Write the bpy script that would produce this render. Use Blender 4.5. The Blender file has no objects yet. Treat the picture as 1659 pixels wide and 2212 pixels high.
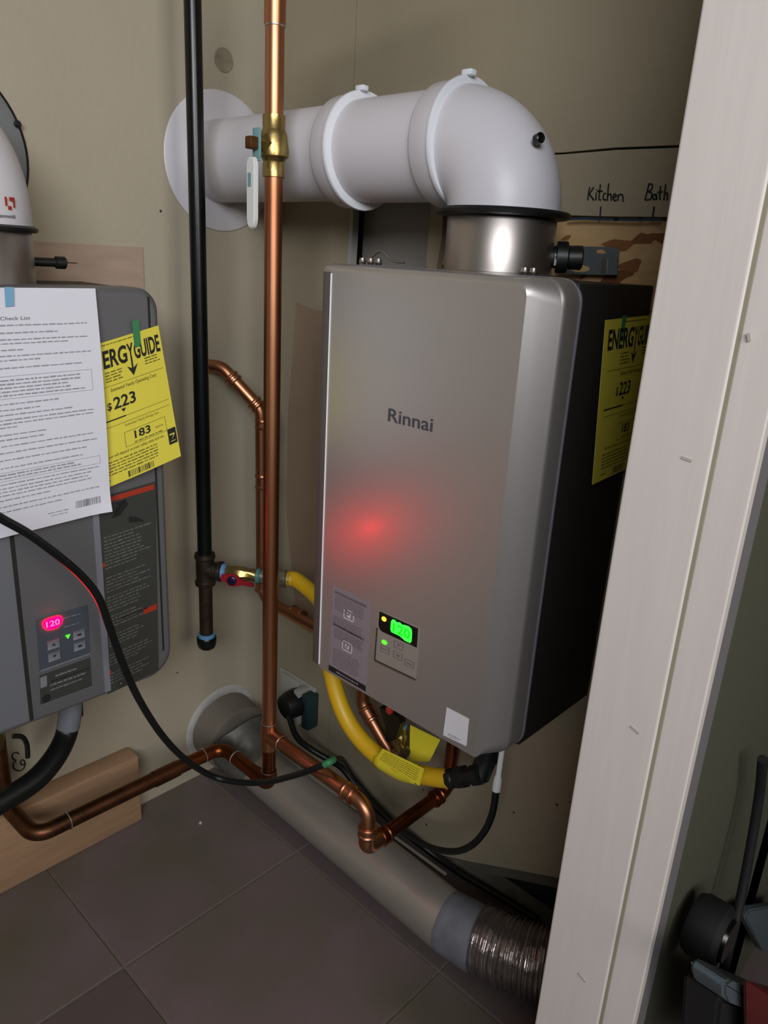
import bpy, bmesh, math, random
from mathutils import Vector, Matrix, noise
random.seed(7)
PI = math.pi
scene = bpy.context.scene

# ------------------------------------------------------------------ camera
FPX, CX, CY = 1622.54, 829.5, 1106.0
CR = (Vector((0.7247, 0.6868, 0.0555)), Vector((0.2576, -0.1954, -0.9463)), Vector((-0.6390, 0.7001, -0.3186)))
CP = Vector((1.2366, -1.0001, 1.1272))
cd = bpy.data.cameras.new('camera'); cam = bpy.data.objects.new('camera', cd)
scene.collection.objects.link(cam)
r0 = CR[0].normalized(); b0 = (-CR[2]).normalized(); u0 = b0.cross(r0).normalized(); r0 = u0.cross(b0).normalized()
cam.matrix_world = Matrix(((r0.x, u0.x, b0.x, CP.x), (r0.y, u0.y, b0.y, CP.y), (r0.z, u0.z, b0.z, CP.z), (0, 0, 0, 1)))
cd.sensor_fit = 'HORIZONTAL'; cd.sensor_width = 36.0; cd.lens = FPX / 1659 * 36
cd.clip_start = 0.02
scene.camera = cam

# ------------------------------------------------------------------ light
w = bpy.data.worlds.new('world'); scene.world = w; w.use_nodes = True
w.node_tree.nodes['Background'].inputs[0].default_value = (0.75, 0.78, 0.85, 1)
w.node_tree.nodes['Background'].inputs[1].default_value = 0.05

def area(name, loc, target, sx, sy, power, col, spread=180):
    ld = bpy.data.lights.new(name, 'AREA'); ld.shape = 'RECTANGLE'; ld.size = sx; ld.size_y = sy
    ld.energy = power; ld.color = col; ld.spread = math.radians(spread)
    o = bpy.data.objects.new(name, ld); scene.collection.objects.link(o)
    d = Vector(target) - Vector(loc)
    o.matrix_world = Matrix.Translation(loc) @ d.to_track_quat('-Z', 'Y').to_matrix().to_4x4()
    return o
area('window_light', (2.9, -1.15, 1.65), (0.0, -0.35, 1.15), 0.7, 0.8, 9, (1.0, 0.94, 0.86), 120)
area('room_light', (2.40, -2.30, 2.0), (0.7, -0.3, 1.35), 1.3, 0.8, 21.5, (0.93, 0.95, 1.0), 110)

vs = scene.view_settings
vs.view_transform = 'Standard'; vs.look = 'None'; vs.gamma = 1; vs.exposure = 0.0
vs.use_curve_mapping = False

# ------------------------------------------------------------------ helpers
COL = scene.collection
def at(u, v, ax, val):
    """point of the photograph's ray (u, v) on the plane axis=val"""
    d = CR[0] * ((u - CX) / FPX) + CR[1] * ((v - CY) / FPX) + CR[2]
    return CP + d * ((val - CP[ax]) / d[ax])
def lin(c):
    c /= 255.0
    return c / 12.92 if c <= 0.04045 else ((c + 0.055) / 1.055) ** 2.4
def hexc(h):
    h = h.lstrip('#'); return tuple(lin(int(h[i:i+2], 16)) for i in (0, 2, 4)) + (1,)

def mat(name, col, rough=0.5, metal=0.0, var=0.0, vscale=8.0, bump=0.0, bscale=60.0, emit=None, estr=0.0,
        col2=None, stretch=None, coat=0.0, detail=4.0, alpha=1.0, rvar=0.0):
    m = bpy.data.materials.new(name); m.use_nodes = True
    nt = m.node_tree; N = nt.nodes; L = nt.links; b = N['Principled BSDF']
    c = hexc(col) if isinstance(col, str) else col
    b.inputs['Base Color'].default_value = c
    b.inputs['Roughness'].default_value = rough; b.inputs['Metallic'].default_value = metal
    b.inputs['Coat Weight'].default_value = coat
    if alpha < 1: b.inputs['Alpha'].default_value = alpha
    if emit:
        b.inputs['Emission Color'].default_value = hexc(emit) if isinstance(emit, str) else emit
        b.inputs['Emission Strength'].default_value = estr
    if var > 0 or col2 or bump > 0 or rvar > 0:
        tc = N.new('ShaderNodeTexCoord'); mp = N.new('ShaderNodeMapping')
        L.new(tc.outputs['Object'], mp.inputs['Vector'])
        if stretch: mp.inputs['Scale'].default_value = stretch
    if var > 0 or col2:
        n = N.new('ShaderNodeTexNoise'); n.inputs['Scale'].default_value = vscale; n.inputs['Detail'].default_value = detail
        L.new(mp.outputs[0], n.inputs['Vector'])
        r = N.new('ShaderNodeValToRGB'); r.color_ramp.elements[0].position = 0.32; r.color_ramp.elements[1].position = 0.68
        c2 = (hexc(col2) if col2 else tuple(x * (1 - var) for x in c[:3]) + (1,))
        r.color_ramp.elements[0].color = c2; r.color_ramp.elements[1].color = c
        L.new(n.outputs['Fac'], r.inputs['Fac']); L.new(r.outputs['Color'], b.inputs['Base Color'])
        if rvar > 0:
            mr = N.new('ShaderNodeMapRange'); mr.inputs['To Min'].default_value = rough + rvar; mr.inputs['To Max'].default_value = rough
            L.new(n.outputs['Fac'], mr.inputs['Value']); L.new(mr.outputs[0], b.inputs['Roughness'])
    if bump > 0:
        n2 = N.new('ShaderNodeTexNoise'); n2.inputs['Scale'].default_value = bscale; n2.inputs['Detail'].default_value = 3
        L.new(mp.outputs[0], n2.inputs['Vector'])
        bp = N.new('ShaderNodeBump'); bp.inputs['Strength'].default_value = bump; bp.inputs['Distance'].default_value = 0.002
        L.new(n2.outputs['Fac'], bp.inputs['Height']); L.new(bp.outputs[0], b.inputs['Normal'])
    return m

M = {}
M['wall'] = mat('tan_wall_paint', '#aca38f', 0.75, var=0.06, vscale=5, bump=0.25, bscale=90)
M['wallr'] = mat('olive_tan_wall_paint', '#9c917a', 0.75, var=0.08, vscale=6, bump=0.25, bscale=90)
M['backer'] = mat('old_backer_board', '#5d584c', 0.9, var=0.2, vscale=20)
M['stub'] = mat('dull_brown_grey_stub', '#7c756b', 0.55, 0.2, var=0.15, vscale=12)
M['warnprint'] = mat('faint_label_print', '#62635e', 0.7)
M['spackle'] = mat('brown_drywall_paper', '#957f69', 0.85, var=0.12, vscale=9)
M['plaster'] = mat('white_plaster', '#b5b3ae', 0.8, var=0.15, vscale=30, bump=0.5, bscale=80)
M['plug'] = mat('patched_plug_plaster', '#918974', 0.85, var=0.3, vscale=60, bump=0.6, bscale=90)
M['dark'] = mat('dark_gap', '#15130f', 0.9)
M['crack'] = mat('dark_speck_filler', '#2b2a24', 0.9)  # plain dark colour of the small specks on the walls
M['trim'] = mat('white_trim_paint', '#c9c2bd', 0.55, var=0.05, vscale=20, bump=0.18, bscale=25, stretch=(3, 3, 0.25))
M['shadeline'] = mat('painted_shade_line', '#8f8774', 0.8, var=0.1, vscale=9)  # olive colour stands in for shade, not for a filler
M['greytrim'] = mat('shaded_grey_trim_paint', '#6e6a6c', 0.6)  # white trim with the shade of its grazing-lit side put into the grey
M['ceil'] = mat('ceiling_paint', '#b8b2a6', 0.9)
M['tile'] = mat('dark_floor_tile', '#716365', 0.45, var=0.2, vscale=4.5, col2='#5e584b', bump=0.12, bscale=30, rvar=0.1)
M['tile2'] = mat('darker_floor_tile', '#655658', 0.45, var=0.2, vscale=5, col2='#57504c', bump=0.12, bscale=30, rvar=0.1)
M['grout'] = mat('light_grout', '#777263', 0.85, var=0.3, vscale=40)
M['ply'] = mat('bare_pinkish_board', '#ab9583', 0.8, var=0.12, vscale=12, stretch=(1, 1, 5), bump=0.2)
M['lumber'] = mat('bare_pine_lumber', '#a98667', 0.7, var=0.15, vscale=10, stretch=(3, 1, 8), bump=0.2)
M['osb'] = mat('strand_board', '#b08c5e', 0.7, col2='#7a4a24', vscale=14, stretch=(1, 1, 3), detail=1.5, bump=0.4, bscale=40)
def osb_mat():
    m = bpy.data.materials.new('strand_board'); m.use_nodes = True
    nt = m.node_tree; N = nt.nodes; L = nt.links; b = N['Principled BSDF']; b.inputs['Roughness'].default_value = 0.7
    tc = N.new('ShaderNodeTexCoord'); ns = N.new('ShaderNodeTexNoise'); ns.inputs['Scale'].default_value = 14
    mx = N.new('ShaderNodeMixRGB'); mx.blend_type = 'LINEAR_LIGHT'; mx.inputs['Fac'].default_value = 0.02
    L.new(tc.outputs['Object'], ns.inputs['Vector']); L.new(tc.outputs['Object'], mx.inputs[1]); L.new(ns.outputs['Color'], mx.inputs[2])
    mp = N.new('ShaderNodeMapping'); mp.inputs['Rotation'].default_value = (0, 0.45, 0); mp.inputs['Scale'].default_value = (26, 8, 62)
    L.new(mx.outputs[0], mp.inputs['Vector'])
    v = N.new('ShaderNodeTexVoronoi'); v.inputs['Scale'].default_value = 1.0; L.new(mp.outputs[0], v.inputs['Vector'])
    sp = N.new('ShaderNodeSeparateColor'); L.new(v.outputs['Color'], sp.inputs[0])
    r = N.new('ShaderNodeValToRGB'); e = r.color_ramp.elements
    e[0].position = 0.0; e[0].color = hexc('#6e4222'); e[1].position = 1.0; e[1].color = hexc('#c9a878')
    for p, c in ((0.18, '#8a5a30'), (0.26, '#b99262'), (0.6, '#c4a06e')):
        q = e.new(p); q.color = hexc(c)
    L.new(sp.outputs[0], r.inputs['Fac']); L.new(r.outputs['Color'], b.inputs['Base Color'])
    bp = N.new('ShaderNodeBump'); bp.inputs['Strength'].default_value = 0.4; bp.inputs['Distance'].default_value = 0.002
    L.new(sp.outputs[1], bp.inputs['Height']); L.new(bp.outputs[0], b.inputs['Normal'])
    return m
M['osb'] = osb_mat()
M['papertext'] = mat('pale_grey_ink', '#96969e', 0.8)
M['galv'] = mat('dull_galvanised_sheet', '#8c9092', 0.5, 0.35, var=0.18, vscale=12, bump=0.1, bscale=15)
M['duct'] = mat('duct_aluminium', '#b5afa6', 0.38, 0.6, var=0.12, vscale=7, bump=0.15, bscale=12)
M['flex'] = mat('crinkled_foil', '#b7aeaa', 0.27, 0.9, var=0.2, vscale=20, bump=0.9, bscale=60)
M['ducttape'] = mat('grey_cloth_tape', '#7c7f88', 0.5, 0.15, var=0.25, vscale=25, bump=0.6, bscale=30)
M['oldtape'] = mat('old_olive_grey_tape', '#6a6861', 0.5, 0.2, var=0.4, vscale=22, bump=0.8, bscale=30)
M['steel'] = mat('brushed_stainless', '#bab2ac', 0.40, 1.0, var=0.06, vscale=30, stretch=(1, 1, .1))
M['silver'] = mat('silver_heater_paint', '#c2bdb9', 0.38, 0.74, coat=0.3, var=0.02, vscale=300)
M['silver'].node_tree.nodes['Principled BSDF'].inputs['Coat Roughness'].default_value = 0.17
M['darkmetal'] = mat('dark_brown_heater_case', '#33302d', 0.5, 0.3, var=0.1, vscale=8)
M['edge'] = mat('dark_grey_brown_edge', '#5f5854', 0.5, 0.2)
M['greyheat'] = mat('grey_heater_paint', '#6e6e71', 0.42, 0.35, coat=0.15)
M['greyheat2'] = mat('lighter_grey_heater_paint', '#7d8087', 0.42, 0.35, coat=0.15)
M['greyridge'] = mat('pale_grey_ridge', '#8b8b96', 0.4, 0.3)
M['seam'] = mat('panel_seam', '#1d1d1c', 0.7)
M['ductwhite'] = mat('white_vent_plastic', '#d2cfd4', 0.42, var=0.04, vscale=6)
M['ridge'] = mat('white_clamp_plastic', '#e6e8ee', 0.32)
M['black'] = mat('black_rubber', '#0d100f', 0.45)
M['black2'] = mat('matt_black_plastic', '#07080a', 0.7)
M['blackpipe'] = mat('black_iron_pipe', '#101213', 0.28, 0.3, bump=0.1, bscale=30)
M['iron'] = mat('brown_black_iron', '#35291f', 0.5, 0.5, var=0.4, vscale=40, bump=0.5, bscale=80)
M['copper'] = mat('bright_copper', '#c58c6a', 0.33, 1.0, col2='#a66c4c', vscale=14, stretch=(1, 1, .35), rvar=0.12)
M['copper2'] = mat('brown_copper', '#9e5a36', 0.3, 1.0, col2='#6e3d24', vscale=16, rvar=0.12)
M['copper3'] = mat('tarnished_copper', '#7d5138', 0.38, 1.0, col2='#4b3527', vscale=18, rvar=0.12)
M['solder'] = mat('solder_silver', '#cfcac4', 0.3, 0.9)
M['brass'] = mat('satin_brass', '#a8925c', 0.32, 0.9, var=0.15, vscale=40, bump=0.2, bscale=80)
M['brown'] = mat('brown_nut', '#6b4526', 0.4, 0.8)
M['teal'] = mat('pale_teal_print', '#6f989c', 0.5)
M['whitep'] = mat('white_plastic', '#d8dad8', 0.4)
M['bluetape'] = mat('blue_thread_sealant', '#5d8fb8', 0.5, var=0.2, vscale=60)
M['tealtape'] = mat('teal_thread_sealant', '#4c8a8c', 0.5, var=0.2, vscale=60)
M['red'] = mat('dark_red_handle', '#8e1722', 0.4)
M['purple'] = mat('dark_purple_nut', '#2a2044', 0.3, 0.5)
M['yellow'] = mat('yellow_hose_coating', '#d8ae1c', 0.42, bump=0.15, bscale=50)
M['nickel'] = mat('nickel_fitting', '#a8a493', 0.35, 0.8)
M['ylabel'] = mat('yellow_label_paper', '#dccf45', 0.7, var=0.05, vscale=8)
M['ytag'] = mat('bright_yellow_tag', '#e6d832', 0.6, var=0.08, vscale=30)
M['paper'] = mat('white_paper', '#dcdce6', 0.75, var=0.02, vscale=4)
M['ink'] = mat('black_ink', '#161616', 0.7)
M['inkgrey'] = mat('grey_ink', '#77777f', 0.8)
M['inkbrown'] = mat('thin_ink_on_yellow', '#6d6726', 0.8)
M['marker'] = mat('black_marker', '#14130f', 0.8)
M['markerblue'] = mat('blue_marker', '#1c3c52', 0.8, var=0.4, vscale=60)
M['bluemask'] = mat('blue_masking_tape', '#76abc8', 0.6)
M['greentape'] = mat('green_tape', '#3f8f5c', 0.5, alpha=0.75)
M['panel'] = mat('keypad_silver', '#a39d94', 0.4, 0.3)
M['panelblack'] = mat('display_black', '#08080a', 0.2)
M['keypad'] = mat('keypad_dark_blue', '#4c525d', 0.45, 0.2)
M['button'] = mat('grey_button', '#7e8189', 0.45, 0.2)
M['labelg'] = mat('grey_label_film', '#8d858c', 0.5, 0.1)
M['labeld'] = mat('dark_label_film', '#3c3d3a', 0.5, 0.1)
M['labelp'] = mat('label_print_pale', '#a89ea4', 0.6)
M['labelk'] = mat('label_print_dark', '#676066', 0.6)
M['redink'] = mat('red_ink', '#a52f18', 0.6)
M['orangeink'] = mat('orange_ink', '#a04a1c', 0.6)
M['white'] = mat('white_sticker', '#dedce0', 0.5)
M['logo'] = mat('logo_grey_ink', '#4a4a52', 0.4, 0.2)
M['rednum'] = mat('red_display_light', '#400008', 0.3, emit=(1, 0.0, 0.0024, 1), estr=130)
M['rednum2'] = mat('pink_display_digits', '#400008', 0.3, emit=(1, 0.0024, 0.005, 1), estr=140)
M['greennum'] = mat('green_display_light', '#003000', 0.3, emit=(0.02, 1, 0.03, 1), estr=3.2)
M['greendig'] = mat('green_display_digits', '#003000', 0.3, emit=(0.0, 0.65, 0.0, 1), estr=1.3)
M['greenled'] = mat('green_light', '#003000', 0.3, emit=(0.05, 1, 0.01, 1), estr=3)
M['orangeled'] = mat('orange_light', '#402000', 0.3, emit=(1, 0.35, 0.02, 1), estr=4)
M['plasterw'] = mat('white_sheetrock_edge', '#a8a49c', 0.85, var=0.15, vscale=40)
M['greypanel'] = mat('grey_flue_panel', '#8d8a84', 0.6, 0.1)
M['bracket'] = mat('grey_steel_bracket', '#7d868a', 0.4, 0.6)
M['outlet'] = mat('white_outlet_plastic', '#a9a79f', 0.4)
M['boxdark'] = mat('dark_teal_outlet_box', '#22383c', 0.5)
M['cord'] = mat('black_cord', '#0c1113', 0.4)
M['dust'] = mat('slate_grey_plastic', '#4c575e', 0.5)
M['redd'] = mat('dark_red_plastic', '#7c2422', 0.5)
M['redp'] = mat('red_plastic', '#b5342f', 0.4)
M['bag'] = mat('crumpled_clear_bag', '#8d8790', 0.3)
M['outwall'] = mat('outer_wall_paint', '#484839', 0.8, var=0.06, vscale=5)
M['pinkwire'] = M['silver']

def place(o, parent):
    if parent is not None:
        o.parent = parent
        o.matrix_parent_inverse = Matrix.Translation(-BASE[parent.name])
BASE = {}
def link(name, me, mt, parent=None, smooth=False):
    o = bpy.data.objects.new(name, me); COL.objects.link(o)
    if mt is not None: me.materials.append(mt)
    if smooth:
        for p in me.polygons: p.use_smooth = True
        me.set_sharp_from_angle(angle=math.radians(38))
    BASE.setdefault(o.name, Vector((0, 0, 0)))
    place(o, parent)
    return o
def mesh(name, V, F, mt, parent=None, smooth=False):
    me = bpy.data.meshes.new(name); me.from_pydata([tuple(v) for v in V], [], F); me.validate(); me.update()
    return link(name, me, mt, parent, smooth)
def bmo(name, bm, mt, parent=None, smooth=False):
    bmesh.ops.recalc_face_normals(bm, faces=bm.faces)
    me = bpy.data.meshes.new(name); bm.to_mesh(me); bm.free()
    return link(name, me, mt, parent, smooth)
def thing(name, label, cat, loc=(0, 0, 0), group=None):
    o = bpy.data.objects.new(name, None); COL.objects.link(o); o.empty_display_size = 0.03
    o.location = loc; BASE[o.name] = Vector(loc)
    o['label'] = label; o['category'] = cat
    if group: o['group'] = group
    return o
def tag(o, label, cat, group=None):
    o['label'] = label; o['category'] = cat
    if group: o['group'] = group
    return o
def struct(o, label=None):
    o['kind'] = 'structure'
    if label: o['label'] = label
    return o

def box(name, x0, x1, y0, y1, z0, z1, mt, parent=None, bev=0.0, seg=2):
    bm = bmesh.new(); bmesh.ops.create_cube(bm, size=1)
    bmesh.ops.scale(bm, vec=(x1-x0, y1-y0, z1-z0), verts=bm.verts)
    bmesh.ops.translate(bm, vec=((x0+x1)/2, (y0+y1)/2, (z0+z1)/2), verts=bm.verts)
    if bev: bmesh.ops.bevel(bm, geom=bm.edges[:], offset=bev, segments=seg, affect='EDGES', profile=0.5)
    return bmo(name, bm, mt, parent, bev > 0)
def obox(name, c, U, V, N, a, b, d, mt, parent=None, bev=0.0, taper=1.0):
    """box centred at c with half sizes a,b,d along U,V,N"""
    bm = bmesh.new(); bmesh.ops.create_cube(bm, size=2)
    for v in bm.verts:
        s = taper if v.co.z > 0 else 1
        v.co = Vector(c) + Vector(U) * (v.co.x * a * s) + Vector(V) * (v.co.y * b * s) + Vector(N) * (v.co.z * d)
    if bev: bmesh.ops.bevel(bm, geom=bm.edges[:], offset=bev, segments=2, affect='EDGES', profile=0.5)
    return bmo(name, bm, mt, parent, bev > 0)
def frame(d):
    d = Vector(d).normalized(); a = Vector((0, 0, 1)) if abs(d.z) < 0.9 else Vector((1, 0, 0))
    u = d.cross(a).normalized(); return u, d.cross(u).normalized(), d
def lathe(name, p, d, prof, mt, parent=None, n=32, cap=True, smooth=True):
    u, v, d = frame(d); p = Vector(p); V = []; F = []
    for (t, r) in prof:
        for i in range(n):
            a = 2*PI*i/n; V.append(p + d*t + u*(r*math.cos(a)) + v*(r*math.sin(a)))
    for k in range(len(prof)-1):
        for i in range(n):
            j = (i+1) % n; F.append((k*n+i, k*n+j, (k+1)*n+j, (k+1)*n+i))
    if cap:
        F.append(tuple(range(n-1, -1, -1))); F.append(tuple(range((len(prof)-1)*n, len(prof)*n)))
    return mesh(name, V, F, mt, parent, smooth)
def fillet(pts, r, n=8):
    out = [Vector(pts[0])]
    for i in range(1, len(pts)-1):
        P, A, B = Vector(pts[i]), Vector(pts[i-1]), Vector(pts[i+1])
        a = (A-P).normalized(); b = (B-P).normalized(); ang = a.angle(b)
        t = min(r/math.tan(ang/2), (A-P).length*0.49, (B-P).length*0.49)
        rr = t*math.tan(ang/2); c = P + (a+b).normalized()*(rr/math.sin(ang/2))
        s = P + a*t - c; e = P + b*t - c; ph = s.angle(e)
        for k in range(n+1):
            f = k/n; out.append(c + (s*math.sin((1-f)*ph) + e*math.sin(f*ph))/math.sin(ph) if ph > 1e-4 else c+s)
    out.append(Vector(pts[-1])); return out
def smoothpath(pts, n=8):
    P = [Vector(p) for p in pts]; P = [P[0]*2-P[1]] + P + [P[-1]*2-P[-2]]; out = []
    for i in range(1, len(P)-2):
        for k in range(n):
            t = k/n; a, b, c, d = P[i-1:i+3]
            out.append(0.5*((2*b) + (c-a)*t + (2*a-5*b+4*c-d)*t*t + (3*b-a-3*c+d)*t**3))
    out.append(P[-2]); return out
def tube(name, pts, r, mt, parent=None, n=20, rad=None, cap=True):
    P = [Vector(p) for p in pts]; V = []; F = []
    t0 = (P[1]-P[0]).normalized(); u, v, _ = frame(t0)
    for i, p in enumerate(P):
        t = ((P[min(i+1, len(P)-1)]-P[max(i-1, 0)])).normalized()
        u = (u - t*u.dot(t)).normalized(); v = t.cross(u)
        rr = rad(i/(len(P)-1)) if rad else r
        for k in range(n):
            a = 2*PI*k/n; V.append(p + u*(rr*math.cos(a)) + v*(rr*math.sin(a)))
    for i in range(len(P)-1):
        for k in range(n):
            j = (k+1) % n; F.append((i*n+k, i*n+j, (i+1)*n+j, (i+1)*n+k))
    if cap:
        F.append(tuple(range(n-1, -1, -1))); F.append(tuple(range((len(P)-1)*n, len(P)*n)))
    return mesh(name, V, F, mt, parent, True)
def rrect(x0, x1, z0, z1, r, n=6):
    """rounded rectangle, r = (bl, br, tr, tl)"""
    out = []
    for (cx, cz, a0, rr) in ((x0+r[0], z0+r[0], PI, r[0]), (x1-r[1], z0+r[1], 1.5*PI, r[1]),
                             (x1-r[2], z1-r[2], 0, r[2]), (x0+r[3], z1-r[3], 0.5*PI, r[3])):
        for k in range(n+1):
            a = a0 + 0.5*PI*k/n; out.append((cx + rr*math.cos(a), cz + rr*math.sin(a)))
    return out
def loft(name, loops, mt, parent=None, back=True):
    n = len(loops[0]); V = [v for L in loops for v in L]; F = []
    for k in range(len(loops)-1):
        for i in range(n):
            j = (i+1) % n; F.append((k*n+i, k*n+j, (k+1)*n+j, (k+1)*n+i))
    F.append(tuple(range((len(loops)-1)*n, len(loops)*n)))
    if back: F.append(tuple(range(n-1, -1, -1)))
    me = bpy.data.meshes.new(name); me.from_pydata([tuple(v) for v in V], [], F); me.update()
    bm = bmesh.new(); bm.from_mesh(me); bmesh.ops.recalc_face_normals(bm, faces=bm.faces); bm.to_mesh(me); bm.free()
    return link(name, me, mt, parent, True)
def prism(name, pts, ax, a, b, mt, parent=None):
    """polygon in the two other axes extruded from a to b along ax"""
    def mk(p, q):
        v = [0, 0, 0]; o = [i for i in range(3) if i != ax]; v[o[0]], v[o[1]], v[ax] = p[0], p[1], q; return Vector(v)
    n = len(pts); V = [mk(p, a) for p in pts] + [mk(p, b) for p in pts]
    F = [tuple(range(n)), tuple(range(2*n-1, n-1, -1))] + [(i, (i+1) % n, n+(i+1) % n, n+i) for i in range(n)]
    bm = bmesh.new(); vs_ = [bm.verts.new(v) for v in V]
    for f in F: bm.faces.new([vs_[i] for i in f])
    return bmo(name, bm, mt, parent)

class Surf:
    """paper-like surface through four corners with an optional bulge; s right, t up"""
    def __init__(s_, bl, br, tr, tl, bulge=None):
        s_.c = [Vector(x) for x in (bl, br, tr, tl)]; s_.b = bulge
        s_.n = (s_.c[1]-s_.c[0]).cross(s_.c[3]-s_.c[0]).normalized()
    def __call__(s_, s, t, o=0.0):
        a, b, c, d = s_.c; p = (a*(1-s)+b*s)*(1-t) + (d*(1-s)+c*s)*t
        if s_.b: p = p + s_.n*s_.b(s, t)
        return p + s_.n*o
    def sheet(s_, name, mt, parent=None, nx=14, ny=18, th=0.0006):
        V = []; F = []; m = (nx+1)*(ny+1)
        for o in (0, -th):
            for j in range(ny+1):
                for i in range(nx+1): V.append(s_(i/nx, j/ny, o))
        for j in range(ny):
            for i in range(nx):
                q = (j*(nx+1)+i, j*(nx+1)+i+1, (j+1)*(nx+1)+i+1, (j+1)*(nx+1)+i)
                F.append(q); F.append(tuple(m+x for x in reversed(q)))
        ring = [i for i in range(nx+1)] + [j*(nx+1)+nx for j in range(1, ny+1)] + [ny*(nx+1)+i for i in range(nx-1, -1, -1)] + [j*(nx+1) for j in range(ny-1, 0, -1)]
        for k in range(len(ring)):
            a, b = ring[k], ring[(k+1) % len(ring)]; F.append((a, m+a, m+b, b))
        return mesh(name, V, F, mt, parent, True)

class Ink:
    """collects flat print lying on a surface"""
    def __init__(s_, surf, off=0.0004): s_.S = surf; s_.o = off; s_.V = []; s_.F = []
    def rect(s_, x0, y0, x1, y1, k=1):
        for q in range(k):
            a = x0+(x1-x0)*q/k; b = x0+(x1-x0)*(q+1)/k; i = len(s_.V)
            s_.V += [s_.S(a, y0, s_.o), s_.S(b, y0, s_.o), s_.S(b, y1, s_.o), s_.S(a, y1, s_.o)]; s_.F.append((i, i+1, i+2, i+3))
    def frame(s_, x0, y0, x1, y1, wx, wy):
        s_.rect(x0, y0, x1, y0+wy, 6); s_.rect(x0, y1-wy, x1, y1, 6); s_.rect(x0, y0, x0+wx, y1); s_.rect(x1-wx, y0, x1, y1)
    def words(s_, x0, x1, y, h, ww=0.05, last=1.0):
        x = x0; e = x0+(x1-x0)*last
        while x < e-ww*0.4:
            w_ = min(ww*random.uniform(0.4, 1.5), e-x)
            s_.rect(x, y+h*random.uniform(0, .15), x+w_, y+h*random.uniform(.75, 1.0)); x += w_+ww*0.22
    def bars(s_, x0, x1, y0, y1, n):
        for i in range(n):
            a = x0+(x1-x0)*i/n; s_.rect(a, y0, a+(x1-x0)/n*random.choice((.3, .5, .7)), y1)
    def tri(s_, *p):
        i = len(s_.V); s_.V += [s_.S(a, b, s_.o) for a, b in p]; s_.F.append(tuple(range(i, i+len(p))))
    def text(s_, body, x0, y0, h, width=None, bold=0.0, sx=1.0, maxlen=None):
        """text in surface units: baseline at (x0, y0), cap height h (t units), total width (s units)"""
        V, F = glyphs(body, bold)
        if not V: return
        mx = max(v[0] for v in V); mn = min(v[0] for v in V); mh = 0.7
        k = (width/(mx-mn)) if width else h/mh*sx
        i = len(s_.V); s_.V += [s_.S(x0+(v[0]-mn)*k, y0+v[1]*h/mh, s_.o) for v in V]
        s_.F += [tuple(i+a for a in f) for f in F]
    def done(s_, name, mt, parent):
        o = mesh(name, s_.V, s_.F, mt, parent)
        if 'print' in name or name in ('logo', 'display_digits', 'panel_groove'): o['kind'] = 'stuff'
        return o
def glyphs(body, bold=0.0):
    cu = bpy.data.curves.new('t', 'FONT'); cu.body = body; cu.size = 1; cu.resolution_u = 3; cu.offset = bold
    o = bpy.data.objects.new('t', cu); COL.objects.link(o)
    dg = bpy.context.evaluated_depsgraph_get(); me = bpy.data.meshes.new_from_object(o.evaluated_get(dg))
    V = [(v.co.x, v.co.y) for v in me.vertices]; F = [tuple(p.vertices) for p in me.polygons]
    bpy.data.objects.remove(o); bpy.data.curves.remove(cu); bpy.data.meshes.remove(me)
    return V, F
def plane_surf(o, U, V, a, b):
    o = Vector(o); U = Vector(U); V = Vector(V); return Surf(o, o+U*a, o+U*a+V*b, o+V*b)
def stroke(name, surf, lines, wd, mt, parent, off=0.0005, dep=0.0003):
    """hand-drawn marker strokes as thin ribbons on a surface (units of the surface)"""
    V = []; F = []
    for ln in lines:
        P = [surf(a, b, off) for a, b in ln]
        if len(P) > 2: P = smoothpath(P, 4)
        n_ = surf.n
        for i, p in enumerate(P):
            t = (P[min(i+1, len(P)-1)]-P[max(i-1, 0)]).normalized(); s_ = t.cross(n_)*(wd/2)
            V += [p-s_, p+s_]
            if i: k = len(V); F.append((k-4, k-3, k-1, k-2))
    o = mesh(name, V, F, mt, parent)
    if name == 'handwriting': o['kind'] = 'stuff'
    return o

# ================================================================== STRUCTURE
HW = 2.45
fl = struct(box('floor', -0.1, 3.7, -3.5, 0.12, -0.08, -0.003, M['grout']))
G = 0.0022
ys = [0.0, -0.204] + [-0.204-0.37*k for k in range(1, 8)]
xs = [0.0, 0.329] + [0.329+0.366*k for k in range(1, 8)]
tilebase = {}
for j in range(len(ys)-1):
    for i in range(len(xs)-1):
        x0 = xs[i]+(G if i else 0.001); x1 = xs[i+1]-G; y1 = ys[j]-(G if j else 0.001); y0 = ys[j+1]+G
        t = box('tile', x0, x1, y0, y1, -0.004, 0.0, M['tile2'] if (j == 0 or (i+j*3) % 5 == 2) else M['tile'], fl, 0.0009, 1)
        for p in t.data.polygons: p.use_smooth = False

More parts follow.
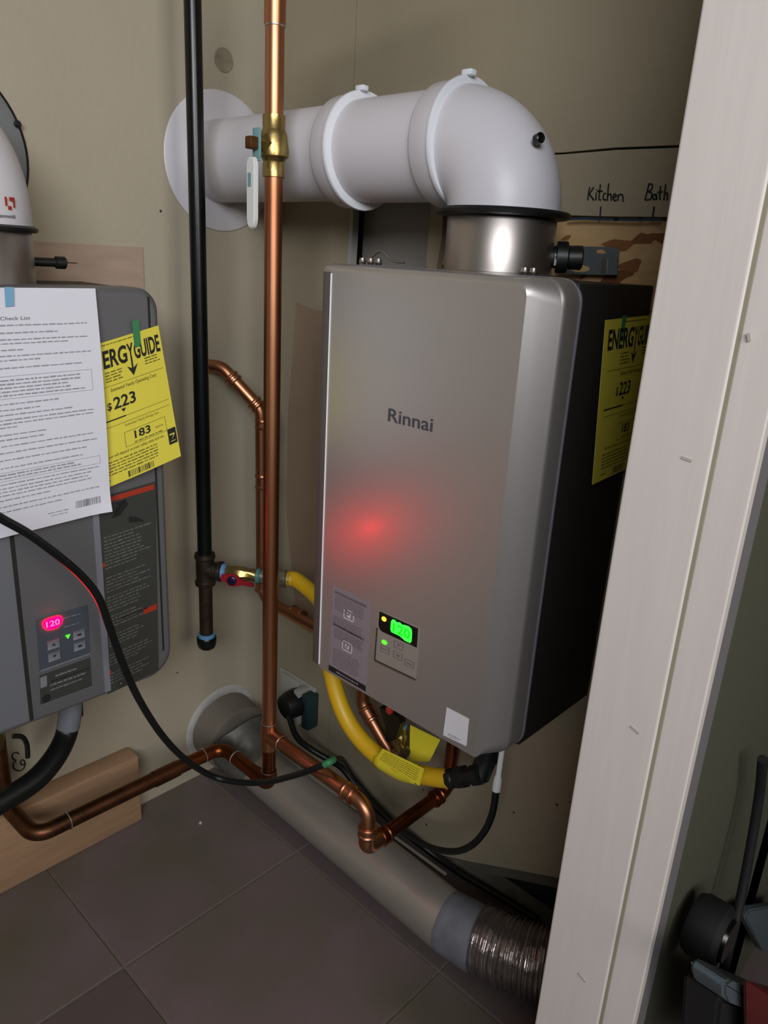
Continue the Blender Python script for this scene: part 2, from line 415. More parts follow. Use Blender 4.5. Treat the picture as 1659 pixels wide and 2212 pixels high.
wl = struct(box('wall_left', -0.12, 0.0, -3.5, 0.12, -0.08, HW, M['wall']))
wr = struct(box('wall_right', 0.0, 1.06, 0.05, 0.12, -0.08, HW, M['dark']))
def sheet(name, pts, y0, y1, mt): return prism(name, pts, 1, y0, y1, mt, wr)
sheet('drywall_panel', [(0, 0), (0.1945, 0), (0.197, 0.9), (0.1958, 1.35), (0.1935, HW), (0, HW)], 0.0, 0.013, M['wallr'])
sheet('drywall_panel', [(0.1975, 1.35), (0.199, 1.2835), (0.45, 1.285), (0.62, 1.2815), (0.70, 1.284), (0.80, 1.2825), (1.0, 1.286), (1.0, HW), (0.1965, HW)], 0.0, 0.013, M['wallr'])
sheet('drywall_panel', [(0.1995, 1.235), (0.386, 1.232), (0.386, 1.203), (0.6, 1.201), (0.7, 1.199), (1.0, 1.198), (1.0, 1.2835), (0.8, 1.2795), (0.7, 1.281), (0.62, 1.279), (0.45, 1.282), (0.199, 1.281)], 0.0005, 0.013, M['wallr'])
sheet('drywall_panel', [(0.386, 0.90), (0.411, 0.90), (0.413, 1.0), (0.409, 1.12), (0.415, 1.17), (0.412, 1.203), (0.386, 1.203)], 0.0, 0.013, M['wallr'])
sheet('drywall_panel', [(0.1975, 0.0), (0.53, 0.0), (0.60, 0.032), (0.68, 0.072), (0.772, 0.118), (0.90, 0.175), (1.0, 0.205), (1.0, 0.9), (0.1985, 0.9)], 0.0, 0.013, M['wallr'])
sheet('drywall_edge', [(0.198, 0.90), (0.2075, 0.90), (0.2085, 1.05), (0.2070, 1.12), (0.2090, 1.19), (0.2075, 1.235), (0.1985, 1.235)], -0.001, 0.014, M['plasterw'])
sheet('backer_board', [(0.53, 0.0), (0.60, 0.0), (0.66, 0.030), (0.766, 0.081), (0.90, 0.135), (1.0, 0.16), (1.0, 0.26), (0.53, 0.26)], 0.0145, 0.026, M['backer'])
sheet('osb_board', [(0.412, 0.85), (1.0, 0.85), (1.0, 1.24), (0.405, 1.24)], 0.0145, 0.028, M['osb'])
sheet('flue_panel', [(0.205, 0.85), (0.386, 0.85), (0.386, 1.25), (0.205, 1.25)], 0.030, 0.036, M['greypanel'])
# brown repaired area on the first drywall sheet, beside the silver heater
sheet('patch', [((q := at(u, v, 1, 0)).x, q.z) for u, v in ((640, 652), (655, 660), (680, 669), (704, 673), (712, 1000), (706, 1380), (640, 1330), (618, 1100), (622, 900), (634, 740))], -0.0004, 0.0, M['spackle'])

# closet partition with jamb and casing (opening towards the camera)
wf = struct(prism('wall_front', [(0.970, -0.385), (1.060, -0.385), (1.060, 1.6), (1.0, 1.6), (1.0, 0.0), (0.970, 0.0)], 2, -0.08, HW, M['outwall']))
def jamb_profile(x0, x1, y0, y1, z0, z1, name, r=0.004):
    pts = rrect(x0, x1, y0, y1, (r, r, r, r), 3)
    return prism(name, pts, 2, z0, z1, M['trim'])
tj = struct(jamb_profile(0.9655, 1.0345, -0.4, -0.378, 0, HW, 'trim_1', 0.0022), 'wide white-painted wooden closet jamb, face to the camera')
struct(box('trim_4', 1.0343, 1.0372, -0.3983, -0.38, 0, HW, M['shadeline']), 'olive strip painted as the shade line between closet jamb and casing')  # added strip, coloured as the shadow line beside the jamb
tk = struct(jamb_profile(1.0367, 1.0680, -0.3975, -0.386, 0, HW, 'trim_2', 0.0015), 'narrow white-painted casing board beside the closet jamb')
tl_ = struct(jamb_profile(1.0605, 1.0665, -0.3855, -0.355, 0, HW, 'trim_3', 0.002), 'thin side strip of the closet casing on the outer wall')
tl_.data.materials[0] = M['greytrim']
for (u, v, wdt, an) in ((1484, 992, 0.0085, -0.15), (1372, 1577, 0.009, -0.35), (1258, 2112, 0.010, -0.45), (1618, 728, 0.006, -1.2)):
    p = at(u, v, 1, -0.4); p.y = -0.4003
    U = Vector((math.cos(an), 0, math.sin(an)))
    obox('dent', p, U, U.cross(Vector((0, 1, 0))), (0, -1, 0), wdt/2, 0.0011, 0.0006, M['plasterw'], tj)

struct(box('ceiling', -0.12, 3.7, -3.5, 1.6, HW, HW+0.08, M['ceil']))
struct(box('wall_far', 3.7, 3.8, -3.5, 1.6, -0.08, HW, M['ceil']))
struct(box('wall_back', -0.12, 3.8, -3.6, -3.5, -0.08, HW, M['ceil']))
struct(box('wall_side', 1.06, 3.8, 1.6, 1.7, -0.08, HW, M['dark']))
struct(box('floor_2', 1.06, 3.7, 0.121, 1.6, -0.08, -0.003, M['tile2']), 'dark floor strip beyond the closet')

# plug patch in left wall, ring of plaster, marks
c = at(483, 130, 0, 0)
lathe('patch', (0.0, c.y, c.z), (1, 0, 0), [(0, .0195), (0.0008, .0195), (0.0012, .018), (0.0005, .0165), (0.0012, .010), (0.0004, .006)], M['plug'], wl, 26)
for (u, v, r_) in ((1110, 1755, .0022), (1203, 1738, .0026), (921, 1781, .0026), (914, 1706, .0022), (1231, 1733, .0015)):
    q = at(u, v, 1, 0); blob_y = lathe('nail_hole', (q.x, -0.0002, q.z), (0, -1, 0), [(0, r_), (0.0004, r_*.5)], M['crack'], wr, 8)
for (u, v, r_) in ((347, 456, .0024), (383, 1453, .0020), (415, 1563, .002)):
    q = at(u, v, 0, 0); lathe('nail_hole', (0.0002, q.y, q.z), (1, 0, 0), [(0, r_), (0.0004, r_*.5)], M['crack'], wl, 8)
q = at(433, 1779, 2, 0); fk = lathe('plaster_crumb', q, (0, 0, 1), [(0, .003), (.003, .0035), (.005, .002)], M['plaster'], None, 9); tag(fk, 'tiny pale plaster crumb on the floor tile', 'crumb')
q = at(25, 1893, 2, 0); fk = lathe('plaster_crumb', q+Vector((.012, 0, 0)), (0, 0, 1), [(0, .011), (.002, .010), (.003, .004)], M['plaster'], None, 7); tag(fk, 'small flat plaster flake on the floor by the pine block', 'crumb')
# handwriting on the right wall
KS = plane_surf((0.665, 0.0005, 1.198), (1, 0, 0), (0, 0, 1), 0.14, 0.10)
def KP(lst): # px list -> surface units
    out = []
    for ln in lst:
        q = []
        for (u, v) in ln:
            p = at(u, v, 1, 0.0); q.append(((p.x-0.665)/0.14, (p.z-1.198)/0.10))
        out.append(q)
    return out
kit = [[(1274,404),(1271,419),(1270,433)], [(1283,404),(1273,419)], [(1273,419),(1283,433)], [(1288,416),(1287,433)], [(1289,409),(1288.5,411)],
       [(1297,398),(1295,415),(1294,429),(1298,433)], [(1290,413),(1302,413)], [(1309,417),(1304,420),(1303,430),(1310,432)],
       [(1315,396),(1313,415),(1312,434)], [(1312,424),(1317,419),(1320,423),(1320,434)], [(1325,427),(1331,424),(1327,419),(1324,427),(1328,434),(1332,431)],
       [(1335,420),(1335,434)], [(1335,425),(1340,420),(1345,423),(1346,436)]]
bath = [[(1402,397),(1397,417),(1393,432)], [(1400,398),(1409,399),(1407,410),(1399,414),(1408,417),(1405,430),(1393,432)],
        [(1417,420),(1411,422),(1411,430),(1417,429),(1417,419),(1419,432)], [(1427,402),(1425,420),(1426,432)], [(1420,416),(1432,414)],
        [(1438,398),(1436,415),(1434,433)], [(1435,421),(1440,417),(1442,422),(1441,433)]]
stroke('handwriting', KS, KP(kit), 0.0022, M['marker'], wr)
stroke('handwriting', KS, KP(bath), 0.0022, M['marker'], wr)
stroke('tick_mark', KS, KP([[(1298,446),(1296,470)]]), 0.0022, M['marker'], wr)
stroke('tick_mark', KS, KP([[(1413,446),(1410,470)]]), 0.0026, M['marker'], wr)
stroke('marker_line', KS, KP([[(1226,474),(1260,472),(1300,473),(1336,474)], [(1325,474),(1370,475),(1430,474)]]), 0.0032, M['markerblue'], wr, 0.0007)
# "&"-like mark on left wall under the grey heater
GS = plane_surf((0.0, -0.68, 0.20), (0, 1, 0), (0, 0, 1), 0.1, 0.1)
def GP(lst): 
    o = []
    for ln in lst:
        q = []
        for (u, v) in ln:
            p = at(u, v, 0, 0.0); q.append(((p.y+0.68)/0.1, (p.z-0.20)/0.1))
        o.append(q)
    return o
stroke('handwriting', GS, GP([[(41,1629),(35,1625),(27,1629),(27,1638),(34,1643),(29,1649),(30,1660),(42,1665),(52,1658),(53,1645),(47,1641),(44,1647),(48,1652),(56,1650)]]), 0.0026, M['marker'], wl)

# boards under/behind the left heater
mb = tag(prism('mounting_board', [(-0.95, 0.70), (-0.298, 0.70), (-0.298, 1.1235), (-0.95, 1.122)], 0, 0.0005, 0.0035, M['ply']),
         'flat pinkish bare board on the left wall behind the dark grey heater', 'board')
lb = tag(box('lumber_block', 0.0005, 0.044, -1.1, -0.379, 0.0005, 0.158, M['lumber'], None, 0.004),
         'bare pine lumber block on the floor against the left wall', 'wood block')

# ================================================================== SILVER HEATER (right wall)
X0, X1, YF, Z0, Z1 = 0.427, 0.7935, -0.27, 0.4935, 1.118
h2 = thing('water_heater', 'tall silver wall-mounted tankless water heater with green lit display', 'water heater', ((X0+X1)/2, -0.13, Z0))
box('case', X0+0.004, X1-0.004, -0.205, -0.012, Z0+0.004, Z1-0.004, M['darkmetal'], h2, 0.003)
def H2L(y, l, r, b, t, rad): return [(x, y, z) for x, z in rrect(X0+l, X1-r, Z0+b, Z1-t, rad, 7)]
R4 = (0.012, 0.030, 0.028, 0.012)
loft('front_cover', [H2L(-0.2065, 0, 0, 0, 0, R4), H2L(-0.2325, 0, 0, 0, 0, R4), H2L(-0.2365, 0, 0.0004, 0, 0, R4), H2L(-0.2385, 0, 0.0015, 0, 0, R4),
     H2L(-0.2400, 0, 0.0030, 0, 0, (0.012, 0.030, 0.030, 0.012)), H2L(-0.2407, 0, 0.0037, 0, 0, (0.012, 0.0295, 0.0295, 0.012)),
     H2L(-0.255, 0.0, 0.0165, 0.0, 0.0, (0.012, 0.024, 0.026, 0.012)), H2L(-0.2625, 0.0, 0.0235, 0.0005, 0.002, (0.010, 0.016, 0.020, 0.010)),
     H2L(-0.2655, 0.0005, 0.0265, 0.001, 0.0035, (0.009, 0.010, 0.018, 0.009)),
     H2L(-0.2685, 0.0140, 0.0293, 0.002, 0.0075, (0.008, 0.004, 0.013, 0.008)),
     H2L(YF, 0.0172, 0.0307, 0.0030, 0.0095, (0.007, 0.003, 0.012, 0.007)),
     H2L(YF, 0.0178, 0.0313, 0.0036, 0.0101, (0.0065, 0.0025, 0.0115, 0.0065))], M['silver'], h2)
box('edge_strip', X0+0.0045, X0+0.0205, -0.2702, -0.2660, Z0+0.007, Z1-0.0115, M['edge'], h2, 0.0005)
tube('highlight_bead', [(X0+0.0210, YF-0.0004, Z0+0.009), (X0+0.0210, YF-0.0004, Z1-0.013)], 0.0011, M['ridge'], h2, 8)  # white bead added as the highlight along the cover's left edge
loft('side_flange', [[(x, y, z) for x, z in rrect(X0-0.0005, X1+0.001, Z0-0.0005, Z1+0.0005, R4, 7)] for y in (-0.2055, -0.2025)], M['greyridge'], h2)
loft('side_groove', [[(x, y, z) for x, z in rrect(X0+0.003, X1-0.0025, Z0+0.003, Z1-0.003, R4, 7)] for y in (-0.2066, -0.2054)], M['seam'], h2)
# logo
LS = plane_surf(at(838, 909, 1, YF), (1, 0, 0), (0, 0, 1), 0.1, 0.1)
LS.n = Vector((0, -1, 0))
pR = at(934, 934, 1, YF); pL = at(838, 909, 1, YF); pT = at(840, 881, 1, YF)
ink = Ink(LS, 0.0004); ink.text('Rinnai', 0, 0, (pT.z-pL.z)/0.1, (pR.x-pL.x)/0.1, 0.012); ink.done('logo', M['logo'], h2)
# instruction label
def quad_y(bl, br, tr, tl, y):
    S = Surf(at(*bl, 1, y), at(*br, 1, y), at(*tr, 1, y), at(*tl, 1, y)); S.n = Vector((0, -1, 0)); return S
S = quad_y((710, 1447), (790, 1494), (801, 1303), (719, 1264), YF-0.0006)
lab = S.sheet('instruction_label', M['labelg'], h2, 2, 2, 0.0004)
ink = Ink(S, 0.0003)
ink.rect(0.06, 0.925, 0.90, 0.955); ink.rect(0.06, 0.555, 0.90, 0.585)
ink.done('print', M['labelk'], lab)
ink = Ink(S, 0.0003)
for k in range(7): ink.words(0.08, 0.88, 0.895-k*0.024, 0.012, 0.07, 0.95 if k < 6 else .5)
for k in range(5): ink.words(0.05, 0.82, 0.660-k*0.024, 0.012, 0.07)
for k in range(6): ink.words(0.10, 0.85, 0.525-k*0.020, 0.012, 0.07)
for k in range(8): ink.words(0.10, 0.80, 0.285-k*0.026, 0.012, 0.07)
ink.done('print', M['labelk'], lab)
ink = Ink(S, 0.0003)
for yy in (0.70, 0.335):
    ink.frame(0.33, yy, 0.60, yy+0.11, 0.02, 0.01)
    ink.tri((0.38, yy+0.08), (0.45, yy+0.03), (0.52, yy+0.09), (0.50, yy+0.02)); ink.rect(0.42, yy+0.03, 0.45, yy+0.08)
ink.done('print', M['white'], lab)
ink = Ink(S, 0.0003); ink.rect(0.0, 0.0, 1.0, 0.066); ink.done('print', M['ink'], lab)
ink = Ink(S, 0.0006); ink.words(0.22, 0.8, 0.022, 0.02, 0.07); ink.done('print', M['labelg'], lab)
# control panel
S = quad_y((811, 1426), (899, 1468), (906, 1357), (819, 1318), YF)
cp = Surf(S(0, 0, .0004), S(1, 0, .0004), S(1, 1, .0004), S(0, 1, .0004)); cp.n = Vector((0, -1, 0))
pan = obox('control_panel', (S(0, 0)+S(1, 1))/2, (S(1, 0)-S(0, 0)).normalized(), (S(0, 1)-S(0, 0)).normalized(), (0, -1, 0),
           (S(1, 0)-S(0, 0)).length/2, (S(0, 1)-S(0, 0)).length/2, 0.0008, M['panel'], h2)
S2 = Surf(*[S(a, b, 0.0010) for a, b in ((0, 0), (1, 0), (1, 1), (0, 1))]); S2.n = Vector((0, -1, 0))
ink = Ink(S2, 0.0); ink.tri((0.02, 0.99), (0.02, 0.72), (0.06, 0.65), (0.12, 0.625), (0.98, 0.62), (0.98, 0.99)); ink.done('display_window', M['panelblack'], pan)
ink = Ink(S2, 0.0008)
ink.rect(0.0, -0.022, 1.0, 0.004); ink.done('panel_rim', M['steel'], pan)
ink = Ink(S2, 0.0006); ink.rect(-0.015, 0.0, 0.012, 0.66); ink.rect(0.0, 0.004, 1.0, 0.022); ink.done('panel_groove', M['seam'], pan)
def blob(surf, cx, cy, rx, ry, off, name, mt, parent, n=20, lob=None):
    V = [surf(cx, cy, off)]; F = []
    for i in range(n):
        a = 2*PI*i/n; k = lob(a) if lob else 1
        V.append(surf(cx+rx*k*math.cos(a), cy+ry*k*math.sin(a), off))
    for i in range(n): F.append((0, 1+i, 1+(i+1) % n))
    return mesh(name, V, F, mt, parent)
# green digits "120": a glowing plate with darker green digit shapes over it
ink = Ink(S2, 0.0004)
ink.tri((0.36, 0.70), (0.33, 0.74), (0.33, 0.90), (0.37, 0.955), (0.43, 0.955), (0.46, 0.93), (0.55, 0.955), (0.60, 0.93), (0.66, 0.945), (0.76, 0.955), (0.83, 0.93),
        (0.85, 0.86), (0.85, 0.70), (0.82, 0.655), (0.70, 0.655), (0.62, 0.68), (0.56, 0.70))
ink.done('display_glow', M['greennum'], pan)
ink = Ink(S2, 0.0007); ink.text('120', 0.39, 0.725, 0.17, 0.42, 0.01); ink.done('display_digits', M['greendig'], pan)
blob(S2, 0.155, 0.885, 0.060, 0.045, 0.0006, 'indicator_light', M['orangeled'], pan)
blob(S2, 0.20, 0.44, 0.065, 0.038, 0.0006, 'indicator_light', M['greenled'], pan)
ink = Ink(S2, 0.0004)
for (bx, by) in ((0.44, 0.44), (0.44, 0.24), (0.72, 0.19), (0.12, 0.24)): ink.frame(bx, by, bx+0.22, by+0.13, 0.012, 0.008)
ink.tri((0.50, 0.50), (0.55, 0.54), (0.60, 0.50)); ink.tri((0.50, 0.32), (0.60, 0.32), (0.55, 0.27)); ink.rect(0.76, 0.24, 0.90, 0.26)
ink.rect(0.15, 0.30, 0.3, 0.315); ink.done('button_print', M['labelk'], pan)
# white square sticker
S = quad_y((957, 1588), (1007, 1612), (1013, 1553), (965, 1528), YF-0.0006)
st = S.sheet('sticker', M['white'], h2, 1, 1, 0.0004); st['label'] = 'small white square sticker'
ink = Ink(S, 0.0003); ink.words(0.2, 0.75, 0.12, 0.03, 0.1); ink.words(0.2, 0.7, 0.06, 0.025, 0.1); ink.done('print', M['inkgrey'], st)
# top fittings
vx, vy, VR = 0.628, -0.14, 0.0705
lathe('vent_collar', (vx, vy, Z1-0.003), (0, 0, 1), [(0, VR+.003), (0.004, VR+.003), (0.005, VR), (0.068, VR), (0.072, VR-.003)], M['steel'], h2, 56)
lathe('gasket', (vx, vy, 1.1865), (0, 0, 1), [(0, .083), (0.0015, .0865), (0.005, .0875), (0.008, .085), (0.009, .078)], M['black'], h2, 56)
lathe('test_port', (0.700, -0.105, 1.142), Vector((0.72, 0.5, 0.02)), [(-0.022, .011), (-0.006, .014), (-0.005, .0195), (0.008, .0195), (0.010, .0145), (0.026, .0150), (0.028, .012)], M['black'], h2, 24)
obox('port_strap', (0.700, -0.118, 1.1385), (0.7, -0.7, 0), (0, 0, 1), (0.7, 0.7, 0), 0.003, 0.007, 0.001, M['steel'], h2)
for (u, v) in ((783, 563), (801, 560), (818, 558), (1134, 583), (1153, 582)):
    p = at(u, v, 1, -0.19); p.z = Z1
    s_ = lathe('screw', p, (0, 0, 1), [(0, .004), (0.004, .0055), (0.006, .0045), (0.009, .004)], M['steel'], h2, 10)
p = at(815, 560, 1, -0.16); p.z = Z1
tube('wire_clip', smoothpath([p+Vector((-.03, 0, .002)), p+Vector((-.01, 0, .012)), p+Vector((.012, -.004, .020)), p+Vector((.03, 0, .008)), p+Vector((.05, .004, .006))], 5), 0.0016, M['steel'], h2, 8)
# bottom copper/black fittings under the silver heater
lathe('gas_inlet', (0.73, -0.19, Z0+0.002), (0, 0, -1), [(0, .016), (0.055, .016)], M['black'], h2, 16)

# mounting bracket on strand board
bkp = [at(u, v, 1, -0.004) for u, v in ((1205, 531), (1330, 534), (1336, 541), (1332, 594), (1205, 592))]
br = tag(prism('wall_bracket', [(q.x, q.z) for q in bkp], 1, -0.004, -0.001, M['bracket']), 'grey slotted steel bracket on the strand board above the silver heater', 'bracket')
for (u0_, v0_, u1_, v1_, mt_) in ((1288, 539, 1311, 548, 'osb'), (1232, 573, 1274, 588, 'osb')):
    S = Surf(*[at(a, b, 1, -0.0046) for a, b in ((u0_, v1_), (u1_, v1_), (u1_, v0_), (u0_, v0_))]); S.n = Vector((0, -1, 0))
    blob(S, .5, .5, .5, .5, 0, 'slot', M[mt_], br)
S = Surf(*[at(a, b, 1, -0.0048) for a, b in ((1297, 590), (1310, 590), (1312, 558), (1299, 560))]); S.n = Vector((0, -1, 0))
S.sheet('bent_tab', M['steel'], br, 1, 1, 0.001)

# ================================================================== WHITE VENT PIPE
AZ = 1.275
vp = thing('vent_pipe', 'thick white plastic vent pipe with elbow running from silver heater into left wall', 'vent pipe', (vx, vy, 1.19))
RB = 0.087
arc = [(vx, vy, 1.1955)] + [(vx-RB+RB*math.cos(a), vy, 1.1975+RB*math.sin(a)*((AZ-1.1975)/RB)) for a in [PI/2*k/14 for k in range(15)]] + [(0.538, vy, AZ)]
tube('elbow', arc, VR+.002, M['ductwhite'], vp, 56)
def slope(x): return AZ+0.0
lathe('pipe_section', (0.555, vy, AZ), (-1, 0, 0), [(0, VR-.001), (0.19, VR-.001)], M['ductwhite'], vp, 56)
lathe('pipe_section', (0.36, vy, AZ), (-1, 0, 0), [(0, VR-.0035), (0.3595, VR-.0035)], M['ductwhite'], vp, 56)
for xb, xr in ((0.524, 0.561), (0.334, 0.369)):
    s_ = lathe('socket', (xb, vy, AZ), (1, 0, 0), [(-.004, VR-.001), (0, VR+.005), (0.003, VR+.0065), (xr-xb, VR+.0065), (xr-xb+.001, VR)], M['ductwhite'], vp, 56)
    lathe('clamp_ring', (xr-0.004, vy, AZ), (1, 0, 0), [(0, VR+.006), (0.001, VR+.0095), (0.004, VR+.0105), (0.007, VR+.0095), (0.008, VR+.0005)], M['ridge'], vp, 56)
    obox('clamp_tab', (xr+0.003, vy-0.012, AZ+VR+0.011), (1, 0, 0), (0, 1, 0), (0, 0, 1), 0.008, 0.006, 0.0035, M['ridge'], vp, 0.0015)
lathe('wall_flange', (0.0, -0.135, AZ), (1, 0, 0), [(0.0005, .1145), (0.0025, .1155), (0.004, .113), (0.0045, .070), (0.010, .068)], M['ductwhite'], vp, 64)
lathe('port_screw', (0.689, vy-0.028, 1.272), Vector((0.85, -0.30, 0.15)), [(-.004, .0062), (0.004, .0062), (0.005, .0045), (0.003, .003)], M['blackpipe'], vp, 16)

# ================================================================== GREY HEATER (left wall)
XF = 0.235
h1 = thing('water_heater', 'dark grey wall-mounted tankless water heater with red lit display', 'water heater', (0.12, -0.6, 0.454))
YR, YL, ZB, ZT = -0.406, -0.792, 0.448, 1.070
box('case', 0.010, 0.205, YL+0.006, YR-0.006, ZB+0.006, ZT-0.004, M['darkmetal'], h1, 0.003)
def H1L(x, i, rad): return [(x, y, z) for y, z in rrect(YL+i, YR-i, ZB+i, ZT-i, rad, 8)]
RH = (0.03, 0.042, 0.030, 0.03)
loft('front_cover', [H1L(0.185, 0, RH), H1L(0.222, 0, RH), H1L(0.229, 0.002, RH), H1L(0.2335, 0.005, RH), H1L(XF, 0.009, RH), H1L(XF, 0.010, RH)], M['greyheat'], h1)
def quad_x(bl, br, tr, tl, x):
    S = Surf(at(*bl, 0, x), at(*br, 0, x), at(*tr, 0, x), at(*tl, 0, x)); S.n = Vector((1, 0, 0)); return S
def vseam(name, u, v, wd, z0, z1, mt, x=XF, th=0.0008):
    y = at(u, v, 0, XF).y; return box(name, x-0.001, x+th, y-wd/2, y+wd/2, z0, z1, mt, h1)
vseam('side_seam', 340, 1100, 0.0035, ZB+0.045, ZT-0.012, M['seam'], XF, 0.0004)
vseam('front_seam', 30, 1200, 0.0055, ZB+0.009, ZT-0.012, M['seam'], XF, 0.0004)
vseam('front_ridge', 212, 1200, 0.0095, ZB+0.0095, ZT-0.012, M['greyridge'], XF, 0.0018)
ya = YL+0.012; yb = at(27, 1200, 0, XF).y
box('left_panel', XF-0.001, XF+0.0012, ya, yb-0.002, ZB+0.012, ZT-0.012, M['greyheat2'], h1)
# warning label right of the ridge
S = quad_x((233, 1500), (343, 1448), (336, 1040), (212, 1076), XF+0.0006)
wlb = S.sheet('warning_label', M['labeld'], h1, 2, 4, 0.0004); wlb['label'] = 'dark warning label with red bars'
ink = Ink(S, 0.0004)
for yy, n_ in ((0.80, 6), (0.70, 4), (0.60, 5), (0.50, 5), (0.40, 4), (0.30, 4), (0.2, 4), (0.1, 4)):
    for k in range(n_): ink.words(0.06, 0.92, yy-k*0.017, 0.007, 0.09, random.uniform(.6, 1))
ink.done('print', M['warnprint'], wlb)
ink = Ink(S, 0.0005)
ink.rect(0.0, 0.965, 0.97, 0.99); ink.rect(0.0, 0.665, 0.06, 0.685); ink.rect(0.0, 0.345, 0.16, 0.365); ink.rect(0.72, 0.345, 0.98, 0.375)
ink.rect(0.0, 0.10, 0.08, 0.125)
ink.done('print', M['redink'], wlb)
ink = Ink(S, 0.0005); ink.tri((.2, .885), (.35, .89), (.5, .93), (.45, .96), (.3, .93)); ink.tri((.5, .84), (.8, .82), (.62, .86), (.5, .87)); ink.rect(0.30, 0.94, .45, .955)
ink.words(.3, .8, .37, .008, .1); ink.done('print', M['ink'], wlb)
# control panel
S = quad_x((86, 1447), (194, 1409), (188, 1309), (78, 1338), XF+0.0004)
U_ = (S(1, 0)-S(0, 0)).normalized(); V_ = (S(0, 1)-S(0, 0)).normalized()
pan = obox('control_panel', (S(0, 0)+S(1, 1))/2, U_, V_, (1, 0, 0), (S(1, 0)-S(0, 0)).length/2, (S(0, 1)-S(0, 0)).length/2, 0.0010, M['keypad'], h1)
S2 = Surf(*[S(a, b, 0.0014) for a, b in ((0, 0), (1, 0), (1, 1), (0, 1))]); S2.n = Vector((1, 0, 0))
ink = Ink(S2, 0.0004); ink.tri((.14, .80), (.11, .87), (.13, .93), (.22, .965), (.40, .965), (.47, .93), (.485, .86), (.45, .78), (.36, .73), (.2, .74)); ink.done('display_glow', M['rednum'], pan)
ink = Ink(S2, 0.0008); ink.text('120', 0.17, 0.80, 0.11, 0.26, 0.01); ink.done('display_digits', M['rednum2'], pan)
ink = Ink(S2, 0.0006); ink.tri((.52, .53), (.62, .53), (.57, .45)); ink.done('indicator_light', M['greenled'], pan)
for bx, by in ((0.15, 0.34), (0.15, 0.10), (0.66, 0.38), (0.66, 0.14)):
    c = S2(bx+0.13, by+0.09, 0.0008); b_ = obox('button', c, U_, V_, (1, 0, 0), 0.0088, 0.0062, 0.0010, M['button'], pan, 0.0006)
    q = Ink(S2, 0.0021)
    if bx < .5 and by > .3: q.tri((bx+.09, by+.07), (bx+.17, by+.07), (bx+.13, by+.12))
    elif bx < .5: q.tri((bx+.09, by+.12), (bx+.17, by+.12), (bx+.13, by+.07))
    else: q.rect(bx+.09, by+.07, bx+.17, by+.11)
    q.done('button_print', M['ink'], b_)
ink = Ink(S2, 0.0006); ink.rect(0.0, -0.03, 1.0, 0.0); ink.done('panel_rim', M['greyridge'], pan)
ink = Ink(S2, 0.0006); ink.words(.5, .85, .88, .02, .1); ink.words(.5, .8, .70, .02, .1); ink.done('print', M['inkgrey'], pan)
S = quad_x((86, 1524), (200, 1482), (196, 1418), (84, 1458), XF+0.0004)
sl = S.sheet('instruction_label', M['labeld'], h1, 2, 2, 0.0003)
ink = Ink(S, 0.0004); ink.rect(.02, .55, .14, .9); ink.words(.3, .7, .75, .06, .06); ink.words(.2, .9, .5, .06, .07); ink.words(.2, .8, .35, .05, .07); ink.frame(0, 0, 1, 1, .006, .012); ink.done('print', M['inkgrey'], sl)
blob(S, .12, .16, .08, .14, 0.0005, 'print', M['ink'], sl)
ink = Ink(S, 0.0004); ink.words(.22, .95, .62, .05, .07); ink.done('print', M['ink'], sl)
p = at(263, 1477, 0, XF+.002); lathe('screw', p, (1, 0, 0), [(0, .0028), (.001, .0022)], M['steel'], h1, 12)
# top: collar, gasket, elbow, port
hx, hy = 0.13, -0.612
lathe('vent_collar', (hx, hy, ZT-0.006), (0, 0, 1), [(0, VR), (0.072, VR), (0.076, VR-.003)], M['steel'], h1, 48)
lathe('gasket', (hx, hy, 1.134), (0, 0, 1), [(0, .076), (0.0015, .0785), (0.005, .079), (0.008, .074)], M['black'], h1, 48)
lathe('test_port', (0.135, -0.508, 1.097), (0.1, 1, 0), [(-.03, .006), (-.002, .006), (0, .0085), (.012, .0085), (.014, .006)], M['black'], h1, 20)
tube('port_wire', [(0.135, -0.496, 1.0975), (0.13, -0.475, 1.097)], 0.0007, M['iron'], h1, 6)
p = at(205, 609, 0, 0.17)
for k, (u, v) in enumerate(((100, 602), (165, 606), (190, 607))):
    q = at(u, v, 0, 0.19); q.z = ZT-0.004
    obox('top_clip', q, (1, 0, 0), (0, 1, 0), (0, 0, 1), 0.006, 0.010, 0.003, M['iron'], h1, 0.001)

v1 = thing('vent_elbow', 'white plastic vent elbow above the dark grey heater', 'vent pipe', (hx, hy, 1.142))
RB1 = 0.088; EZ = 1.142
arc = [(hx, hy, EZ)] + [(hx-RB1+RB1*math.cos(a), hy, EZ+0.006+RB1*math.sin(a)) for a in [PI/2*k/14 for k in range(15)]] + [(0.002, hy, EZ+0.006+RB1)]
tube('elbow', arc, VR+.002, M['ductwhite'], v1, 56)
S = quad_x((-30, 440), (14, 438), (14, 420), (-30, 422), 0.0)
pl_ = at(16, 430, 0, hx+0.062)
L1 = plane_surf((hx+0.0742, pl_.y-0.030, pl_.z-0.004), (0, 1, 0), (0, 0, 1), 0.03, 0.012)
class Cyl:
    n = Vector((1, 0, 0))
    def __call__(s_, s, t, o=0):
        # wraps the vertical part of the elbow; s along arc, t up
        a = 0.43 - 0.40*(1-s); z = EZ + 0.004 + 0.03*t
        return Vector((hx+(VR+.0024+o)*math.cos(a), hy+(VR+.0024+o)*math.sin(a), z))
CS = Cyl()
ink = Ink(CS, 0.0002)
for a, b, c_, d_ in ((.90, .55, 1.0, .95), (.72, .80, .90, .95), (.62, .45, .80, .60), (.50, .6, .6, .95)): ink.rect(a, b, c_, d_, 3)
ink.done('print', M['redink'], v1)
ink = Ink(CS, 0.0002); ink.words(.2, 1, .12, .14, .1); ink.done('print', M['inkgrey'], v1)
PZ = 1.236; PR = 0.134
